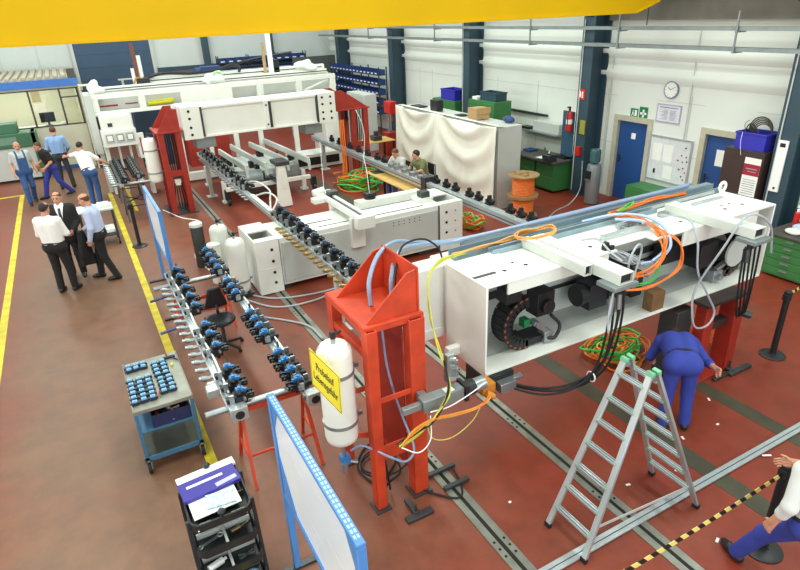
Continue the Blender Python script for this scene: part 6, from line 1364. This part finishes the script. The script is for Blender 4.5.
person((-.82, 12.14), -.45, 'man in white shirt and black trousers seen from behind, left of the group of three', dict(fold, anR=(.13, .05, .085), knR=(.12, .06, .5)), 'shirt', CW, 'long', CBLK, BLACK, 'thin', DKHAIR, (.15, 1, -.1), 1.0, bulk=1.06)
person((-.60, 12.88), PI-.15, 'man in dark suit and tie facing the camera in the group of three', dict(elR=(.25, -.02, 1.15), wrR=(.20, .14, .95), elL=(-.24, 0, 1.15), wrL=(-.16, .18, 1.02)), 'jacket', CBLK, 'long', CBLK, BLACK, 'thin', BRHAIR, (.15, 1, -.12), 1.0, jacket=True)
person((-.06, 12.38), 1.25, 'man in pale blue shirt leaning in from the right of the group of three', dict(head=(0, .10, 1.635), neck=(0, .05, 1.49), chest=(0, .03, 1.35), shR=(.18, .04, 1.42), shL=(-.18, .04, 1.42), anR=(.11, .17, .085), knR=(.11, .13, .5), anL=(-.10, -.18, .085), knL=(-.10, -.03, .5), elR=(.24, .10, 1.15), wrR=(.20, .30, 1.0), elL=(-.25, .03, 1.14), wrL=(-.23, .10, .90)), 'shirt', CLB, 'long', CBLK, BLACK, 'bald', BRHAIR, (0, 1, -.25), 1.0)
def coat(x, y, z0, z1):
    vs = []; n = 18; b = MB(); rows = 10
    for j_ in range(rows+1):
        v = j_/rows; r = .05+.09*v
        vs += [(x+r*1.1*math.cos(2*PI*k/n)*(1+.18*math.sin(3*k+4*v)), y+r*1.0*math.sin(2*PI*k/n)*(1+.15*math.cos(5*k*PI/n+3*v)), z1+(z0-z1)*v+.02*math.sin(k)) for k in range(n)]
    fs = [(j_*n+k, j_*n+(k+1) % n, (j_+1)*n+(k+1) % n, (j_+1)*n+k) for j_ in range(rows) for k in range(n)]+[tuple(range(n)), tuple(range(rows*n+n-1, rows*n-1, -1))]
    b.add(vs, fs); return b
solo('coat', coat(-.36, 12.52, .35, 1.02), CBLK, 'black jacket draped over the arm of the man in the pale blue shirt', 'coat')
person((-1.52, 19.7), PI+.25, 'bald man in blue bib overalls and grey shirt walking towards the camera', dict(anR=(.10, .16, .085), knR=(.10, .14, .5), anL=(-.10, -.2, .10), knL=(-.1, .02, .5), elR=(.26, -.05, 1.16), wrR=(.28, .12, .95), elL=(-.27, -.06, 1.16), wrL=(-.29, .06, .94)), 'tshirt', CGR, 'short', CDEN, BLACK, 'bald', GREYHAIR, (.1, 1, -.1), 1.0, bib=CDEN, bulk=1.08)
person((-.84, 20.0), 1.9, 'man in black shirt and royal blue trousers striding beside the overalled man', dict(head=(0, .22, 1.56), neck=(0, .15, 1.44), chest=(0, .10, 1.32), shR=(.18, .12, 1.38), shL=(-.18, .12, 1.38), anR=(.1, .32, .085), knR=(.1, .22, .5), anL=(-.1, -.36, .12), knL=(-.1, -.08, .5), elR=(.25, .12, 1.1), wrR=(.22, .32, .98), elL=(-.25, .06, 1.1), wrL=(-.24, .26, .95)), 'tshirt', CBLK, 'short', CRB, BLACK, 'short', BRHAIR, (0, 1, -.2), .98)
solo('paper_bag', MB().box(-1.21, -1.11, 20.05, 20.15, .80, .98), CARD, 'small brown bag in the hand of the man in the black shirt', 'bag', bevel=.01)
person((-.58, 21.0), -.1, 'man in sky blue shirt and grey trousers standing with his back turned by the office', dict(elR=(.27, .03, 1.16), wrR=(.2, .2, 1.02), elL=(-.27, .03, 1.16), wrL=(-.2, .2, 1.05), anR=(.16, 0, .085), knR=(.14, .02, .5), anL=(-.14, -.05, .085)), 'shirt', CB_, 'rolled', CDG, BLACK, 'short', BRHAIR, (0, 1, -.2), 1.07)
person((.10, 18.3), -.45, 'man in white t-shirt and jeans leaning on the far gripper rail', dict(pelvis=(0, 0, .98), chest=(-.13, .16, 1.33), neck=(-.17, .2, 1.47), head=(-.20, .25, 1.61), shR=(.05, .16, 1.39), shL=(-.32, .18, 1.41), elR=(.24, .26, 1.2), wrR=(.38, .42, 1.06), elL=(-.56, .26, 1.36), wrL=(-.76, .40, 1.32)), 'tshirt', CW, 'short', CDEN, BLACK, 'short', DKHAIR, (.2, 1, -.3), 1.0)
sit = dict(pelvis=(0, 0, .60), chest=(0, .12, .97), neck=(0, .17, 1.09), head=(0, .23, 1.21), shR=(.185, .13, 1.03), shL=(-.185, .13, 1.03), hpR=(.09, .02, .56), hpL=(-.09, .02, .56), knR=(.11, .43, .52), knL=(-.11, .43, .52), anR=(.11, .40, .085), anL=(-.11, .40, .085), elR=(.25, .26, .84), wrR=(.14, .47, .80), elL=(-.25, .26, .84), wrL=(-.12, .48, .80))
person((7.58, 14.0), PI/2+.35, 'seated man in grey t-shirt bent over work at the far rail', sit, 'tshirt', CGR, 'short', CDEN, BLACK, 'short', BRHAIR, (.1, 1, -.5), 1.0)
person((7.94, 13.42), PI/2+.1, 'seated man in olive t-shirt turning towards the camera', dict(sit, head=(0, .25, 1.22)), 'tshirt', COL, 'short', CDG, BLACK, 'short', DKHAIR, (-.2, 1, -.1) if False else (.75, .8, -.15), 1.0)
person((5.46, 3.5), -.72, 'worker in dark blue overalls bending under the white beam beyond the ladder', dict(pelvis=(0, .08, .88), chest=(0, .42, .93), neck=(0, .54, .92), head=(0, .66, .88), shR=(.185, .45, .91), shL=(-.185, .45, .91), hpR=(.09, .05, .85), hpL=(-.09, .05, .85), knR=(.11, .06, .47), knL=(-.11, .04, .47), anR=(.12, 0, .085), anL=(-.12, -.04, .085), elR=(.33, .34, .74), wrR=(.38, .12, .78), elL=(-.26, .5, .66), wrL=(-.2, .68, .5)), 'coverall', CRB, 'rolled', CRB, BLACK, 'short', DKHAIR, (0, 1, -.35), 1.0)
person((4.31, 1.43), -.5, 'man in white shirt and blue trousers stepping in at the lower right corner', dict(pelvis=(0, 0, .97), chest=(.0, .10, 1.34), neck=(0, .14, 1.48), head=(0, .20, 1.62), shR=(.185, .12, 1.41), shL=(-.185, .08, 1.41), anL=(-.2, .50, .085), knL=(-.14, .32, .50), anR=(.1, -.2, .1), knR=(.1, .03, .5), elR=(.25, .33, 1.22), wrR=(.11, .54, 1.065), elL=(-.27, .0, 1.14), wrL=(-.30, .08, .90)), 'shirt', mat('off_white_cotton', 'CFCFCB', .85, 0, .05, 8), 'rolled', CRB, BLACK, 'short', BRHAIR, (.1, 1, -.2), 1.0)
